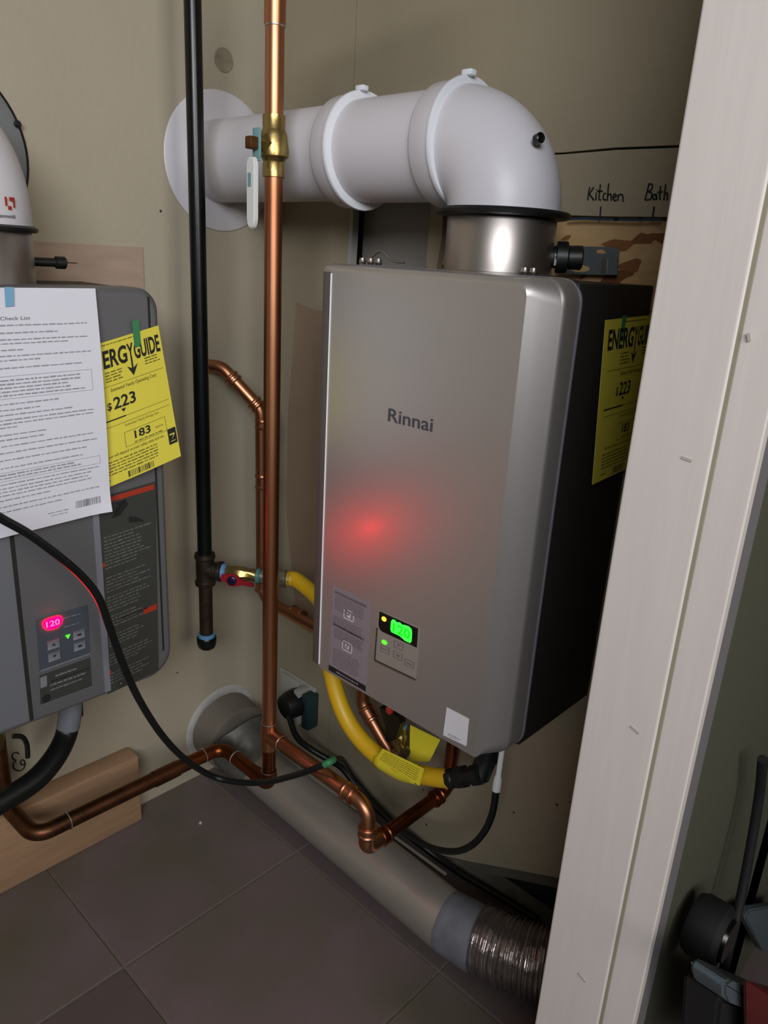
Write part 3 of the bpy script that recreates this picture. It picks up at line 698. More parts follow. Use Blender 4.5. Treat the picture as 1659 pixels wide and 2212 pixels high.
wp = thing('vent_wall_plate', 'round grey metal vent plate on left wall behind white elbow', 'vent plate', (0, hy, PZ))
lathe('plate', (0.0005, hy, PZ), (1, 0, 0), [(0, PR-.002), (0.003, PR-.002), (0.006, PR-.012), (0.008, 0.08)], M['galv'], wp, 64)
lathe('rubber_edge', (0.0005, hy, PZ), (1, 0, 0), [(0, PR), (0.003, PR), (0.0035, PR-.003)], M['black'], wp, 64)
p = at(38, 268, 0, 0.008); lathe('screw', p, (1, 0, 0), [(-.002, .005), (.002, .005), (.004, .003)], M['black'], wp, 14)

# papers on the grey heater
eS = Surf(at(176, 1076, 0, XF+0.004), at(391, 985, 0, XF+0.022), at(342, 703, 0, XF+0.003), at(150, 762, 0, XF+0.003),
          lambda s, t: 0.006*math.sin(PI*min(1, s))*(1-t)*0.6)
eg = eS.sheet('energy_label', M['ylabel'], None); tag(eg, 'yellow energy cost label taped crookedly to the dark grey heater', 'label')
def energy_print(Su, parent, a=0.17):
    k = Ink(Su, 0.0006); w_ = 0.805-(a-0.17); k.text('ENERG', a, 0.825, 0.115, 0.545*w_, 0.028); k.text('Y', a+0.552*w_, 0.825, 0.115, 0.085*w_, 0.028); k.text('GUIDE', a+0.642*w_, 0.825, 0.115, 0.358*w_, 0.028)
    c = a+0.596*w_
    k.rect(c-.009, 0.745, c+.009, 0.85); k.tri((c-.06, 0.79), (c, 0.715), (c+.06, 0.79), (c, 0.765))
    k.text('$', 0.325, 0.535, 0.050, 0.045, 0.02); k.text('223', 0.39, 0.53, 0.080, 0.235, 0.02); k.text('183', 0.56, 0.275, 0.055, 0.17, 0.02)
    k.tri((0.46, 0.515), (0.51, 0.515), (0.485, 0.49)); k.rect(0.10, 0.455, 0.50, 0.464, 4)
    k.rect(0.90, 0.12, 0.99, 0.24); k.done('print', M['ink'], parent)
    k = Ink(Su, 0.0006)
    k.text('Estimated Yearly Operating Cost', 0.38, 0.655, 0.024, 0.50, 0.012)
    k.text('Estimated Yearly Energy Use', 0.48, 0.385, 0.018, 0.36, 0.0)
    k.text('Your cost will depend on your utility rates and use.', 0.20, 0.20, 0.020, 0.66, 0.01)
    k.text('therms', 0.78, 0.285, 0.018, 0.09, 0.0)
    for i in range(4): k.words(0.34, 0.52, 0.785-i*0.020, 0.010, 0.06)
    for i in range(3): k.words(0.78, 0.95, 0.80-i*0.020, 0.010, 0.05)
    for i in range(5): k.words(0.16, 0.84, 0.165-i*0.022, 0.010, 0.05, .9)
    k.words(0.16, 0.3, 0.035, 0.012, .05); k.words(0.55, 0.85, 0.245, 0.010, .05); k.words(.3, .75, .975, .008, .04)
    k.rect(0.10, 0.695, 0.97, 0.698, 6); k.rect(0.50, 0.458, 0.97, 0.461, 6); k.rect(0.10, 0.415, 0.97, 0.418, 6)
    k.frame(0.46, 0.235, 0.90, 0.345, 0.004, 0.003); k.done('print', M['inkbrown'], parent)
    k = Ink(Su, 0.0007); k.bars(0.45, 0.72, 0.015, 0.06, 16); k.done('print', M['ink'], parent)
energy_print(eS, eg, 0.145)
k = Ink(eS, 0.0009); k.rect(0.92, 0.14, 0.97, 0.145); k.rect(0.915, 0.19, 0.97, 0.20); k.tri((.93, .15), (.97, .19), (.96, .19)); k.done('print', M['ylabel'], eg)
S = quad_x((291, 752), (305, 748), (300, 690), (285, 694), XF+0.0052)
tp = S.sheet('tape', M['greentape'], None, 1, 4, 0.0004); tag(tp, 'short green tape strip at the top of yellow label on grey heater', 'tape')

pS = Surf(at(-130, 1196, 0, XF+0.010), at(239, 1103, 0, XF+0.020), at(206, 623, 0, XF+0.006), at(-150, 620, 0, XF+0.006),
          lambda s, t: 0.004*math.sin(PI*t)*(0.4+s) + (0.006*max(0, s-.9)*10*max(0, .08-t)/.08))
pp = pS.sheet('paper_sheet', M['paper'], None); tag(pp, 'white printed check list paper taped on the dark grey heater', 'paper')
k = Ink(pS, 0.0006)
k.text('Gas Water Heater Check List', 0.04, 0.878, 0.0135, 0.515, 0.008)
k.done('print', M['inkgrey'], pp)
k = Ink(pS, 0.0006)
rows = [(.855, .93), (.835, .0), (.826, .72), (.800, .93), (.785, .80), (.76, .50), (.745, 0), (.737, .93), (.72, .6), (.69, .88), (.67, 0),
        (.548, .70), (.525, .60), (.505, .80), (.485, .93), (.470, .93), (.455, .45), (.425, .62), (.405, .60), (.38, .93), (.352, .93), (.322, .86), (.29, .84),
        (.222, .93), (.205, .88), (.190, .86), (.175, .88), (.155, .62), (.128, .93), (.105, .7)]
for y, e in rows:
    if e: k.words(0.03, e, y, 0.006, 0.035)
for y in (.642, .627, .612, .597, .582, .260, .247): k.words(0.04, 0.90, y, 0.007, 0.035, random.uniform(.85, 1))
k.frame(0.02, 0.572, 0.925, 0.662, 0.0022, 0.0016); k.frame(0.02, 0.238, 0.945, 0.275, 0.0022, 0.0016)
k.words(.60, .74, .055, .005, .03); k.words(.62, .72, .042, .005, .03)
k.done('print', M['papertext'], pp)
k = Ink(pS, 0.0007); k.bars(0.775, 0.935, 0.052, 0.085, 26); k.done('print', M['inkgrey'], pp)
S = quad_x((12, 663), (31, 661), (29, 620), (10, 620), XF+0.009)
tp = S.sheet('tape', M['bluemask'], None, 1, 3, 0.0006); tag(tp, 'pale blue tape strip at the top edge of the white check list paper', 'tape')

# energy label on right side of silver heater
sS = Surf((X1+0.012, -0.135, 0.868), (X1+0.006, -0.010, 0.872), (X1+0.003, -0.006, 1.078), (X1+0.003, -0.146, 1.073))
e2 = sS.sheet('energy_label', M['ylabel'], None, 6, 8); tag(e2, 'yellow energy cost label on the shaded side of the silver heater', 'label')
energy_print(sS, e2, 0.07)
S = Surf((X1+0.0042, -0.104, 1.030), (X1+0.0042, -0.094, 1.030), (X1+0.0035, -0.094, 1.078), (X1+0.0035, -0.104, 1.078))
tp = S.sheet('tape', M['greentape'], None, 1, 4, 0.0004); tag(tp, 'green tape strip on the yellow label on silver heater side', 'tape')

# ================================================================== COPPER
def sleeve(p, d, r, parent, mt, L=0.026, name='coupling'):
    p = Vector(p)
    return lathe(name, p-Vector(d).normalized()*L/2, d, [(0, r), (0, r+.002), (.002, r+.0034), (.005, r+.0034), (.007, r+.0016), (L-.007, r+.0016), (L-.005, r+.0034), (L-.002, r+.0034), (L, r+.002), (L, r)], mt, parent, 28)
def solder(p, d, r, parent): return lathe('solder_ring', Vector(p)-Vector(d).normalized()*.0013, d, [(0, r+.0004), (.0006, r+.0014), (.002, r+.0014), (.0026, r+.0004)], M['solder'], parent, 28, False)

RX, RY, RR = 0.309, -0.26, 0.0132
cr = thing('copper_pipe', 'tall bright copper water pipe standing in front of both walls with brass valve', 'copper pipe', (RX, RY, 0.18))
lathe('riser', (RX, RY, 1.305), (0, 0, 1), [(0, RR), (0.135, RR)], M['copper'], cr, 32)
lathe('riser', (RX, RY, 0.315), (0, 0, 1), [(0, RR), (0.918, RR)], M['copper'], cr, 32)
solder((RX, RY, 1.418), (0, 0, 1), RR, cr)
tube('elbow', fillet([(RX, RY, 1.418), (RX, RY, 1.466), (RX+0.08, RY, 1.468)], 0.022), RR+.0014, M['copper'], cr, 28)
tube('upper_pipe', [(RX+0.07, RY, 1.468), (0.62, RY, 1.50)], RR, M['copper'], cr, 24)
vb = lathe('ball_valve', (RX, RY, 1.2295), (0, 0, 1), [(0, RR), (0, .0160), (.018, .0160), (.020, .0150), (.024, .0175), (.027, .0215), (.034, .0222), (.045, .0205), (.054, .0195), (.060, .0175), (.062, .0162), (.080, .0162), (.080, RR)], M['brass'], cr, 28)
lathe('valve_stem', (RX, RY-0.012, 1.2715), (0.1, -1, 0), [(0, .014), (.010, .014), (.011, .0095), (.020, .0095)], M['brass'], vb, 6, smooth=False)
# lever handle: bracket, offset, drop
hp = [(0.312, -0.2925, 1.2860), (0.312, -0.2925, 1.2520), (0.314, -0.3040, 1.2420), (0.315, -0.3040, 1.1500)]
hb = obox('handle', (0.312, -0.2925, 1.268), (1, 0, 0), (0, 0, 1), (0, -1, 0), 0.0085, 0.021, 0.0014, M['teal'], vb, 0.001)
obox('handle_nut', (0.3115, -0.301, 1.2690), (1, 0, 0), (0, 0, 1), (0, -1, 0), 0.0068, 0.0080, 0.0070, M['brown'], hb, 0.002)
hv = []
lv = bmesh.new()
pr_ = [(-.0092, 0), (-.0092, -.070), (-.0075, -.079), (-.003, -.084), (.003, -.084), (.0075, -.079), (.0092, -.070), (.0092, 0), (.006, .008), (-.006, .008)]
a_ = [lv.verts.new((0.318+x, -0.3085, 1.242+z)) for x, z in pr_]; b__ = [lv.verts.new((0.318+x, -0.3005, 1.242+z)) for x, z in pr_]
lv.faces.new(a_); lv.faces.new(b__[::-1])
for i in range(len(pr_)): lv.faces.new((a_[i], b__[i], b__[(i+1) % len(pr_)], a_[(i+1) % len(pr_)]))
bmesh.ops.bevel(lv, geom=lv.edges[:], offset=0.0015, segments=2, affect='EDGES')
hl = bmo('handle_grip', lv, M['whitep'], hb, True)
for o_ in (hl,):
    pass
ink = Ink(plane_surf((0.311, -0.3089, 1.19), (1, 0, 0), (0, 0, 1), 0.012, 0.04)); ink.S.n = Vector((0, -1, 0)); ink.o = 0.0
ink.rect(.15, .55, .75, 1.0); ink.done('handle_print', M['teal'], hb)
# tee and the branch to the silver heater
TZ = 0.291
te = lathe('tee', (RX, RY, 0.262), (0, 0, 1), [(0, RR), (0, RR+.0022), (.053, RR+.0022), (.053, RR)], M['copper'], cr, 28)
lathe('tee_branch', (RX, RY, TZ), (1, 0, 0), [(0, RR), (0, RR+.0022), (.036, RR+.0022), (.036, RR)], M['copper'], te, 28)
solder((RX, RY, 0.3165), (0, 0, 1), RR, cr); solder((RX+.036, RY, TZ), (1, 0, 0), RR, cr)
EX = 0.566
tube('branch_pipe', fillet([(RX+.03, RY, TZ), (EX, RY, TZ-.003), (EX, RY, 0.228)], 0.030), RR-.0008, M['copper'], cr, 28)
sleeve((EX-0.045, RY, TZ-.0026), (1, 0, 0), RR-.0006, cr, M['copper'], 0.024)
sleeve((EX, RY, 0.240), (0, 0, 1), RR-.0006, cr, M['copper'], 0.02)
tube('return_elbow', fillet([(EX, RY, 0.238), (EX, RY, 0.205), (EX, RY+0.05, 0.205)], 0.020), RR+.0008, M['copper'], cr, 28)
sleeve((EX, RY+0.042, 0.205), (0, 1, 0), RR-.0006, cr, M['copper2'], 0.02)
tube('inlet_pipe', fillet([(EX, RY+0.04, 0.205), (EX, -0.045, 0.205), (EX+0.004, -0.045, Z0+0.002)], 0.022), RR-.0012, M['copper2'], cr, 28)
sleeve((EX, -0.078, 0.205), (0, 1, 0), RR-.0008, cr, M['copper2'], 0.02)
# bottom of riser and the tarnished run along the left wall
solder((RX, RY, 0.2115), (0, 0, 1), RR, cr)
lathe('lower_riser', (RX, RY, 0.205), (0, 0, 1), [(0, RR-.001), (0.06, RR-.001)], M['copper2'], cr, 28)
BZ = 0.182
tube('low_elbow', fillet([(RX, RY, 0.212), (RX, RY, BZ), (RX-0.04, RY, BZ)], 0.018), RR+.0016, M['copper2'], cr, 28)
tube('low_pipe', fillet([(RX-0.03, RY, BZ), (0.160, RY, BZ), (0.156, -0.34, BZ)], 0.026), RR, M['copper2'], cr, 28)
solder((0.205, RY, BZ), (1, 0, 0), RR, cr); solder((0.157, -0.302, BZ), (0, 1, 0), RR, cr)
tube('wall_run', fillet([(0.156, -0.335, BZ), (0.153, -0.628, BZ), (0.045, -0.633, BZ), (0.040, -0.634, 0.44)], 0.028), RR+.0006, M['copper3'], cr, 28)
lathe('run_coupling', (0.1562, -0.36, BZ), (-.01, -1, 0), [(0, RR), (0, RR+.002), (.05, RR+.002), (.05, RR)], M['copper3'], cr, 28)
solder((0.1535, -0.572, BZ), (0, 1, 0), RR+.001, cr)

# recirculation pipe behind the riser
c2 = thing('copper_pipe', 'thinner copper pipe in the corner behind the riser, bending down to silver heater', 'copper pipe', (0.1, -0.12, 0.44))
RS = 0.0120
path = [(0.0, -0.188, 0.918), (0.036, -0.162, 0.917), (0.102, -0.120, 0.842), (0.103, -0.117, 0.448), (0.402, -0.115, 0.440), (0.408, -0.120, 0.343), (0.494, -0.122, 0.272), (0.510, -0.124, 0.272)]
tube('pipe', fillet(path, 0.032), RS, M['copper'], c2, 24)
A, B = Vector(path[1]), Vector(path[2]); dd = (B-A).normalized()
sleeve(A+dd*0.030, dd, RS, c2, M['copper'], 0.017); sleeve(B-dd*0.014, dd, RS, c2, M['copper'], 0.017)
sleeve((0.103, -0.117, 0.815), (0, 0, 1), RS, c2, M['copper'], 0.02); sleeve((0.103, -0.117, 0.70), (0, 0, 1), RS, c2, M['copper'], 0.03)
sleeve((0.103, -0.117, 0.478), (0, 0, 1), RS, c2, M['copper'], 0.03); sleeve((0.205, -0.109, 0.4455), (1, 0, -.02), RS, c2, M['copper'], 0.034)
A, B = Vector(path[5]), Vector(path[6]); dd = (B-A).normalized()
sleeve(A+dd*0.022, dd, RS, c2, M['copper'], 0.030)
# valve group under silver heater
bv = thing('ball_valve', 'small brass valve with black handle under the silver heater', 'valve', (0.512, -0.13, 0.30))
lathe('body', (0.512, -0.13, 0.290), (0.03, 0, 1), [(0, .012), (.010, .014), (.014, .010), (.030, .010), (.034, .0125), (.046, .0125), (.05, .009), (.068, .009)], M['brass'], bv, 20)
lathe('thread_sealant', (0.514, -0.13, 0.353), (0, 0, 1), [(0, .0098), (.006, .0098)], M['bluetape'], bv, 20)
lathe('copper_nut', (0.512, -0.13, 0.278), (0.03, 0, 1), [(0, .013), (.004, .0155), (.014, .0155), (.018, .012)], M['copper2'], bv, 8, smooth=False)
lathe('side_outlet', (0.512, -0.13, 0.315), (0.8, -0.4, 0), [(0, .009), (.018, .009), (.018, .0105), (.026, .0105)], M['brass'], bv, 16)
hpts = [at(u, v, 1, -0.15) for u, v in ((826, 1524), (868, 1546), (872, 1560), (862, 1592), (846, 1601), (840, 1596), (838, 1560))]
prism('handle', [(q.x, q.z) for q in hpts], 1, -0.158, -0.146, M['black'], bv)
p = at(840, 1535, 1, -0.160); lathe('handle_cap', p, (0, -1, 0), [(-.004, .007), (.001, .007), (.002, .005)], M['redp'], bv, 16)
lathe('inlet_stub', (0.512, -0.13, 0.356), (0, 0, 1), [(0, .008), (.140, .008)], M['copper2'], bv, 16)

# ================================================================== GAS PIPE
GX, GY, GR = 0.122, -0.266, 0.0132
gp = thing('gas_pipe', 'tall black iron gas pipe with tee and end cap by left wall', 'gas pipe', (GX, GY, 0.40))
lathe('pipe', (GX, GY, 0.585), (0, 0, 1), [(0, GR), (1.86, GR)], M['blackpipe'], gp, 28)
t_ = lathe('tee', (GX, GY, 0.528), (0, 0, 1), [(0, .0155), (0, .0185), (.007, .0195), (.010, .0170), (.052, .0170), (.055, .0195), (.063, .0185), (.063, .0155)], M['iron'], gp, 28)
gd = Vector((0.82, 0.57, 0.0)).normalized()
lathe('tee_outlet', (GX, GY, 0.558), gd, [(0, .0165), (.024, .0165), (.026, .019), (.033, .019), (.034, .015)], M['iron'], t_, 28)
lathe('drip_leg', (GX, GY, 0.418), (0, 0, 1), [(0, GR-.0005), (.115, GR-.0005)], M['iron'], gp, 28)
lathe('thread_sealant', (GX, GY, 0.418), (0, 0, 1), [(0, .0162), (.006, .0162), (.007, .0145)], M['bluetape'], gp, 28)
lathe('end_cap', (GX, GY, 0.392), (0, 0, 1), [(0, .006), (.001, .012), (.005, .0165), (.012, .0185), (.024, .0190), (.0265, .0175), (.0265, .0150)], M['blackpipe'], gp, 28)
gq = Vector((GX, GY, 0.558))
lathe('thread_sealant', gq+gd*0.034, gd, [(0, .013), (.0, .0155), (.006, .0150), (.008, .012)], M['bluetape'], gp, 24)
gv = lathe('valve_body', gq+gd*0.041, gd, [(0, .0125), (.004, .0135), (.014, .0135), (.018, .0150), (.034, .0150), (.038, .0125), (.058, .0125), (.060, .011)], M['brass'], gp, 8)
nd = gd.cross(Vector((0, 0, 1))).normalized()   # towards the camera
hc = gq+gd*0.060+nd*0.0185+Vector((0, 0, -0.006))
pr_ = [(-.022, .004), (-.020, .009), (-.008, .011), (0, .0125), (.008, .010), (.016, .003), (.030, .000), (.040, -.002), (.040, -.009), (.016, -.008), (.006, -.0125), (-.006, -.0125), (-.012, -.006), (-.022, -.003)]
hm = bmesh.new()
a_ = [hm.verts.new(hc+gd*x+Vector((0, 0, z))+nd*0.002) for x, z in pr_]; b__ = [hm.verts.new(hc+gd*x+Vector((0, 0, z))-nd*0.002) for x, z in pr_]
hm.faces.new(a_); hm.faces.new(b__[::-1])
for i in range(len(pr_)): hm.faces.new((a_[i], b__[i], b__[(i+1) % len(pr_)], a_[(i+1) % len(pr_)]))
hdl = bmo('valve_handle', hm, M['red'], gv)
lathe('handle_nut', hc+nd*0.001, nd, [(0, .0088), (.005, .0088), (.0065, .0065), (.0065, .003), (.008, .002)], M['purple'], gv, 14)
lathe('thread_sealant', gq+gd*0.101, gd, [(0, .0125), (.0, .0140), (.006, .0135), (.007, .0115)], M['tealtape'], gp, 24)
hz = thing('gas_hose', 'yellow coated flexible gas hose curving below the silver heater', 'hose', tuple(gq+gd*0.11))
lathe('fitting', gq+gd*0.108, gd, [(0, .0105), (.012, .0105), (.014, .0125), (.030, .0125), (.031, .0165), (.048, .0165), (.050, .0135), (.056, .0135)], M['nickel'], hz, 12)
s0 = gq+gd*0.158
hpts = [s0, s0+gd*0.02+Vector((0, 0, -.001)), Vector((0.345, -0.172, 0.540)), Vector((0.366, -0.180, 0.485)), at(726, 1495, 1, -0.185), at(762, 1575, 1, -0.185), at(823, 1638, 1, -0.182), at(890, 1668, 1, -0.18), at(940, 1679, 1, -0.18), at(972, 1682, 1, -0.18)]
tube('hose', smoothpath(hpts, 9), 0.0155, M['yellow'], hz, 24, rad=lambda t: 0.0138+0.0014*min(1, t*2))
e0, e1 = at(968, 1682, 1, -0.18), at(1070, 1668, 1, -0.165)
dd = (e1-e0).normalized()
cpl = lathe('coupling', e0, dd, [(0, .0145), (.002, .0165), (.012, .0165), (.014, .0150), (.020, .0175), (.034, .0175), (.036, .014), (.046, .014), (.048, .0165), (.062, .0165), (.064, .012)], M['black'], hz, 8)
e2_ = e0+dd*0.060
lathe('elbow_fitting', e2_+Vector((-0.004, 0.004, -0.012)), (0.02, 0.55, 1), [(0, .014), (.002, .0165), (.030, .0165), (.034, .0185), (.048, .0185), (.05, .012), (.10, .012)], M['black'], hz, 16)
# yellow tags on the hose
hp2 = smoothpath(hpts, 9)
tgp = [at(818, 1636, 1, -0.182), at(868, 1664, 1, -0.18), at(905, 1673, 1, -0.18)]
tw = tube('hose_tag', smoothpath(tgp, 4), 0.0172, M['ytag'], None, 10, cap=False); tag(tw, 'bright yellow paper tag wrapped around the yellow hose', 'tag')
sol = tw.modifiers.new('s', 'SOLIDIFY'); sol.thickness = 0.0006
pA, pB, pC, pD = at(812, 1638, 1, -0.200), at(906, 1697, 1, -0.200), at(916, 1660, 1, -0.197), at(826, 1617, 1, -0.197)
fs = Surf(pA, pB, pC, pD); fs.sheet('tag_flap', M['ytag'], tw, 2, 2)
k = Ink(fs, 0.0004)
for i in range(6): k.words(.08, .92, .8-i*.13, .04, .06)
k.done('print', M['inkbrown'], tw)
pA, pB, pC, pD = at(905, 1655, 1, -0.115), at(925, 1640, 1, -0.115), at(952, 1597, 1, -0.115), at(885, 1565, 1, -0.115)
fs = Surf(at(884, 1646, 1, -0.128), at(928, 1645, 1, -0.115), at(951, 1598, 1, -0.115), at(886, 1566, 1, -0.118))
t2_ = fs.sheet('warning_tag', M['ytag'], None, 4, 4); tag(t2_, 'plain yellow tag hanging behind the brass valve under silver heater', 'tag')

# ================================================================== CORDS
cpts = [at(-70, 1072, 0, .37), at(0, 1118, 0, .36), at(60, 1152, 0, .355), at(120, 1196, 0, .35), at(175, 1243, 0, .34), at(212, 1290, 0, .335), at(236, 1352, 0, .325), at(262, 1425, 0, .31), at(300, 1510, 0, .295),
        at(350, 1588, 0, .28), at(400, 1640, 0, .27), at(455, 1675, 1, -.345), at(510, 1689, 1, -.315), at(570, 1690, 1, -.295), at(625, 1678, 1, -.290), at(675, 1662, 1, -.285), at(714, 1645, 1, -.270)]
co = thing('power_cord', 'thin black cord looping down from the grey heater across the copper pipes', 'cord', tuple(cpts[11]))
tube('cord', smoothpath(cpts, 7), 0.0056, M['cord'], co, 12)
tube('cord_end', smoothpath([cpts[-1], at(728, 1638, 1, -.24), at(742, 1643, 1, -.20), at(765, 1680, 1, -.14), at(800, 1722, 1, -.11)], 6), 0.0045, M['cord'], co, 12)
tube('green_band', smoothpath([at(700, 1652, 1, -.277), at(712, 1646, 1, -.271), at(720, 1641, 1, -.258)], 4), 0.0060, M['greentape'], co, 12)
c3 = [at(804, 1727, 1, -.113), at(815, 1740, 1, -.117), at(830, 1756, 1, -.12), at(862, 1788, 1, -.125), at(900, 1815, 1, -.13), at(940, 1834, 1, -.14), at(985, 1839, 1, -.145), at(1020, 1825, 1, -.15), at(1047, 1795, 1, -.15), at(1064, 1755, 1, -.15), at(1072, 1705, 1, -.15)]
hc_ = thing('heater_cord', 'black cord looping up into the bottom of the silver heater through white connector', 'cord', tuple(c3[-1]))
tube('cord', smoothpath(c3, 7), 0.0056, M['cord'], hc_, 12)
lathe('connector', c3[-1]-Vector((0, 0, .004)), (0.02, 0, 1), [(0, .0045), (.003, .0072), (.026, .0066), (.032, .0045), (.128, .0042)], M['whitep'], hc_, 16)
# dryer plug in outlet
ou = thing('wall_outlet', 'large outlet with pale cover and dark box low on the corner wall', 'outlet', (0.10, 0, 0.16))
oc = [at(616, 1440, 1, 0), at(690, 1486, 1, 0), at(686, 1558, 1, 0), at(612, 1500, 1, 0)]
box('plate', 0.028, 0.152, -0.006, -0.0005, 0.118, 0.208, M['outlet'], ou, 0.002)
box('device', 0.045, 0.105, -0.016, -0.005, 0.125, 0.205, M['outlet'], ou, 0.003)
box('box', 0.136, 0.160, -0.032, -0.0005, 0.112, 0.198, M['boxdark'], ou, 0.003)
box('cover', 0.118, 0.135, -0.040, -0.0005, 0.118, 0.205, M['outlet'], ou, 0.003)
pc = at(632, 1528, 1, -0.045)
pg = thing('dryer_plug', 'bulky black plug with thick cord in the low wall outlet', 'plug', tuple(pc))
lathe('plug_body', (pc.x-0.006, -0.0165, pc.z+0.004), (-.06, -1, -.05), [(0, .030), (.012, .032), (.030, .031), (.046, .026), (.050, .016)], M['black'], pg, 24)
dc = [Vector((pc.x, -0.058, pc.z-.008)), at(640, 1590, 1, -.075), at(672, 1618, 1, -.07), at(712, 1642, 1, -.05), at(742, 1662, 1, -.045), at(790, 1722, 1, -.04), at(850, 1778, 1, -.035), at(900, 1818, 1, -.03), at(950, 1856, 2, .008), at(1000, 1890, 2, .008), at(1060, 1925, 2, .008), at(1160, 1985, 2, .008)]
tube('cord', smoothpath(dc, 7), 0.0068, M['cord'], pg, 12)

# black insulated hose under the grey heater
bh = thing('drain_hose', 'thick black hose sweeping down from the grey heater past the copper pipe', 'hose', (0.13, -0.54, 0.44))
hpp = [at(152, 1500, 0, .125), at(150, 1545, 0, .125), at(142, 1590, 0, .13), at(118, 1637, 0, .155), at(78, 1683, 0, .175), at(20, 1722, 0, .185), at(-60, 1765, 0, .19), at(-140, 1790, 0, .19)]
tube('hose', smoothpath(hpp, 8), 0.0180, M['black'], bh, 20)
tube('foil_wrap', smoothpath([at(153, 1505, 0, .126), at(151, 1545, 0, .126), at(147, 1572, 0, .1265)], 6), 0.0188, M['ducttape'], bh, 20)
cs = thing('copper_stub', 'short copper stub and black hanging strap under the grey heater', 'pipe', (0.1, -0.68, 0.45))
tube('strap', smoothpath([at(28, 1590, 0, .12), at(48, 1592, 0, .12), at(58, 1608, 0, .12), at(60, 1636, 0, .12)], 5), 0.0040, M['black'], cs, 10)
tube('copper_pipe', [at(168, 1500, 0, .09), at(170, 1545, 0, .09)], 0.008, M['copper3'], cs, 14)
lathe('nut', at(-14, 1600, 0, .12), (0, 0, 1), [(-.015, .014), (0, .017), (.06, .017)], M['brass'], cs, 8)

# ================================================================== DUCT
dy = lambda x: -0.140-0.012*x
DR = 0.050
du = thing('dryer_duct', 'round metal duct lying along the floor from left wall, taped and ending in flexible foil', 'duct', (0.35, -0.145, 0))
P0 = Vector((0.0, -0.148, 0.105)); 
lathe('wall_stub', (0.0006, -0.150, 0.106), Vector((1, 0.0, -0.12)), [(0, .079), (.060, .077), (.062, .074)], M['stub'], du, 40)
tube('taped_joint', smoothpath([(0.055, -0.148, 0.100), (0.082, -0.147, 0.082), (0.112, -0.145, 0.070), (0.140, -0.144, 0.061)], 5), 0.06, M['oldtape'], du, 36, rad=lambda t: 0.0755-0.0245*t)
lathe('duct_pipe', (0.13, -0.144, 0.060), Vector((0.50, -0.010, -0.008)), [(0, DR), (0.55, DR)], M['duct'], du, 44)
box('seam_rib', 0.16, 0.63, -0.118, -0.114, 0.0975, 0.1005, M['duct'], du)
lathe('tape_wrap', (0.672, -0.155, 0.0520), Vector((1, 0.10, 0.06)), [(-.002, DR+.001), (0, DR+.0018), (.008, DR+.0018), (.016, DR+.0018), (.024, DR+.002), (.032, DR+.0022), (.04, DR+.0024), (.048, DR+.0028), (.056, DR+.003), (.064, DR+.0025), (.072, DR+.0015)], M['ducttape'], du, 40)
n_ = 240
fp = smoothpath([(0.735, -0.149, 0.060), (0.79, -0.138, 0.066), (0.85, -0.118, 0.072), (0.93, -0.085, 0.080)], 60)
tube('flex_foil', fp, 0.057, M['flex'], du, 48, rad=lambda t: 0.0550+0.0019*math.sin(t*2*PI*25)+0.0009*math.sin(t*97))
S = quad_y((632, 1700), (652, 1703), (659, 1680), (640, 1677), 0)
sq = [at(u, v, 2, 0.102) for u, v in ((631, 1701), (652, 1704), (659, 1681), (641, 1678))]
sk = Surf(*sq); k = Ink(sk, 0.0); k.frame(0, 0, 1, 1, .14, .12); o_ = k.done('sticker', M['white'], du)
def crumple(o, amp, sc, sd=0.0):
    for v in o.data.vertices:
        n1 = noise.noise(v.co*sc+Vector((sd, 0, 0)))*0.7 + noise.noise(v.co*sc*2.7+Vector((sd, 3, 0)))*0.4
        v.co += v.normal*(amp*n1)
for o_ in list(bpy.data.objects):
    if o_.parent == du:
        if o_.name.startswith('flex_foil'): crumple(o_, 0.0016, 70)
        elif o_.name.startswith('taped_joint'): crumple(o_, 0.0045, 45)
        elif o_.name.startswith('tape_wrap'): crumple(o_, 0.0022, 60)
# plaster ring round the hole
lathe('plaster_ring', (0.0004, -0.150, 0.106), (1, 0, 0), [(0, .094), (.002, .090), (.003, .083), (.0025, .0795)], M['plaster'], wl, 40)

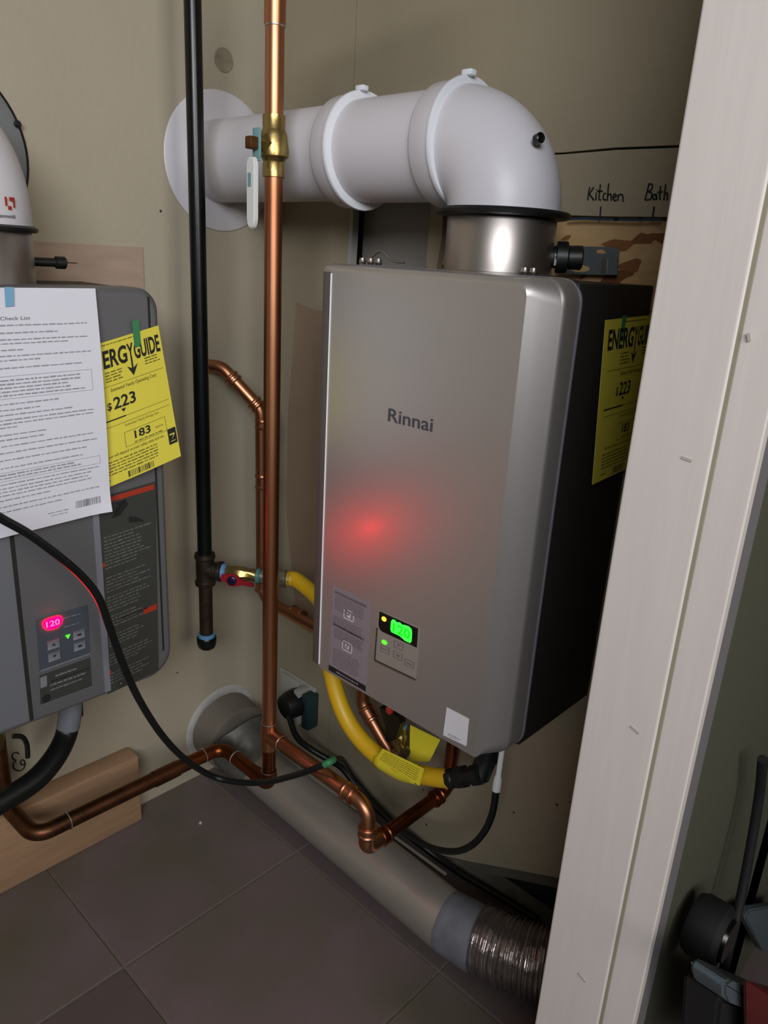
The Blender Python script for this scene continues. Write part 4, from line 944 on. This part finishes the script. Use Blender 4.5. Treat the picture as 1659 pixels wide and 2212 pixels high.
# ================================================================== CLUTTER BOTTOM RIGHT (outside the closet)
cb = thing('hanging_cable', 'black cable hanging along the dim outer wall at right edge', 'cable', (1.09, -0.12, 0.2))
tube('cable', smoothpath([at(1648, 1640, 0, 1.085), at(1640, 1720, 0, 1.085), at(1618, 1850, 0, 1.09), at(1596, 1960, 0, 1.095), at(1572, 2060, 0, 1.10), at(1560, 2110, 0, 1.10)], 6), 0.0055, M['black2'], cb, 12)
q = [at(1525, 2062, 0, 1.13), at(1640, 2110, 0, 1.13)]
dp = thing('dustpan', 'slate grey rounded plastic head above a black body at lower right corner', 'dustpan', (1.13, -0.3, 0.3))
A, B = at(1543, 2112, 0, 1.13), at(1642, 2150, 0, 1.13)
def lump(name, pts, x, th, mt, parent, bev=0.006):
    P = [at(u, v, 0, x) for u, v in pts]; bm = bmesh.new()
    a = [bm.verts.new((x+th/2, p.y, p.z)) for p in P]; b = [bm.verts.new((x-th/2, p.y, p.z)) for p in P]
    bm.faces.new(a); bm.faces.new(b[::-1])
    for i in range(len(P)): bm.faces.new((a[i], b[i], b[(i+1) % len(P)], a[(i+1) % len(P)]))
    bmesh.ops.bevel(bm, geom=bm.edges[:], offset=bev, segments=3, affect='EDGES')
    return bmo(name, bm, mt, parent, True)
lump('head', [(1527, 2105), (1532, 2096), (1545, 2095), (1636, 2132), (1640, 2142), (1634, 2172), (1620, 2176), (1540, 2142), (1528, 2130)], 1.13, 0.03, M['dust'], dp, 0.003)
lump('body', [(1516, 2125), (1640, 2180), (1640, 2300), (1500, 2300)], 1.12, 0.035, M['black2'], dp, 0.004)
rd = lump('red_bucket', [(1641, 2135), (1700, 2150), (1700, 2300), (1636, 2300)], 1.165, 0.03, M['redd'], None, 0.004)
tag(rd, 'red plastic object at the lower right corner of the photo', 'bucket')
cn = thing('canister', 'dark round canister behind the slate grey head at right edge', 'canister', (1.11, -0.2, 0.3))
p = at(1602, 2052, 0, 1.125); lathe('drum', p+Vector((-.052, 0, 0)), (1, 0, 0), [(0, .030), (.008, .034), (.030, .034), (.036, .028)], M['black2'], cn, 28)
lathe('drum_cap', p+Vector((-.016, 0, 0)), (1, 0, 0), [(0, .024), (.004, .022)], M['panelblack'], cn, 24)
pb = lump('grey_panel', [(1598, 1975), (1612, 1960), (1680, 1950), (1680, 2060), (1640, 2050)], 1.085, 0.012, M['dust'], None, 0.002)
tag(pb, 'dark bluish grey panel behind the round canister', 'panel')
random.seed(3)
bm = bmesh.new(); bmesh.ops.create_icosphere(bm, subdivisions=3, radius=1)
p = at(1512, 2185, 0, 1.09)
for v in bm.verts:
    n0 = noise.noise(v.co*2.3)*0.6+noise.noise(v.co*6)*0.3
    v.co = Vector((v.co.x*0.010, v.co.y*0.016, v.co.z*0.030))*(1+n0) + p
bg = bmo('plastic_bag', bm, M['bag']); tag(bg, 'small crumpled pale plastic bag at the foot of outer wall', 'bag')
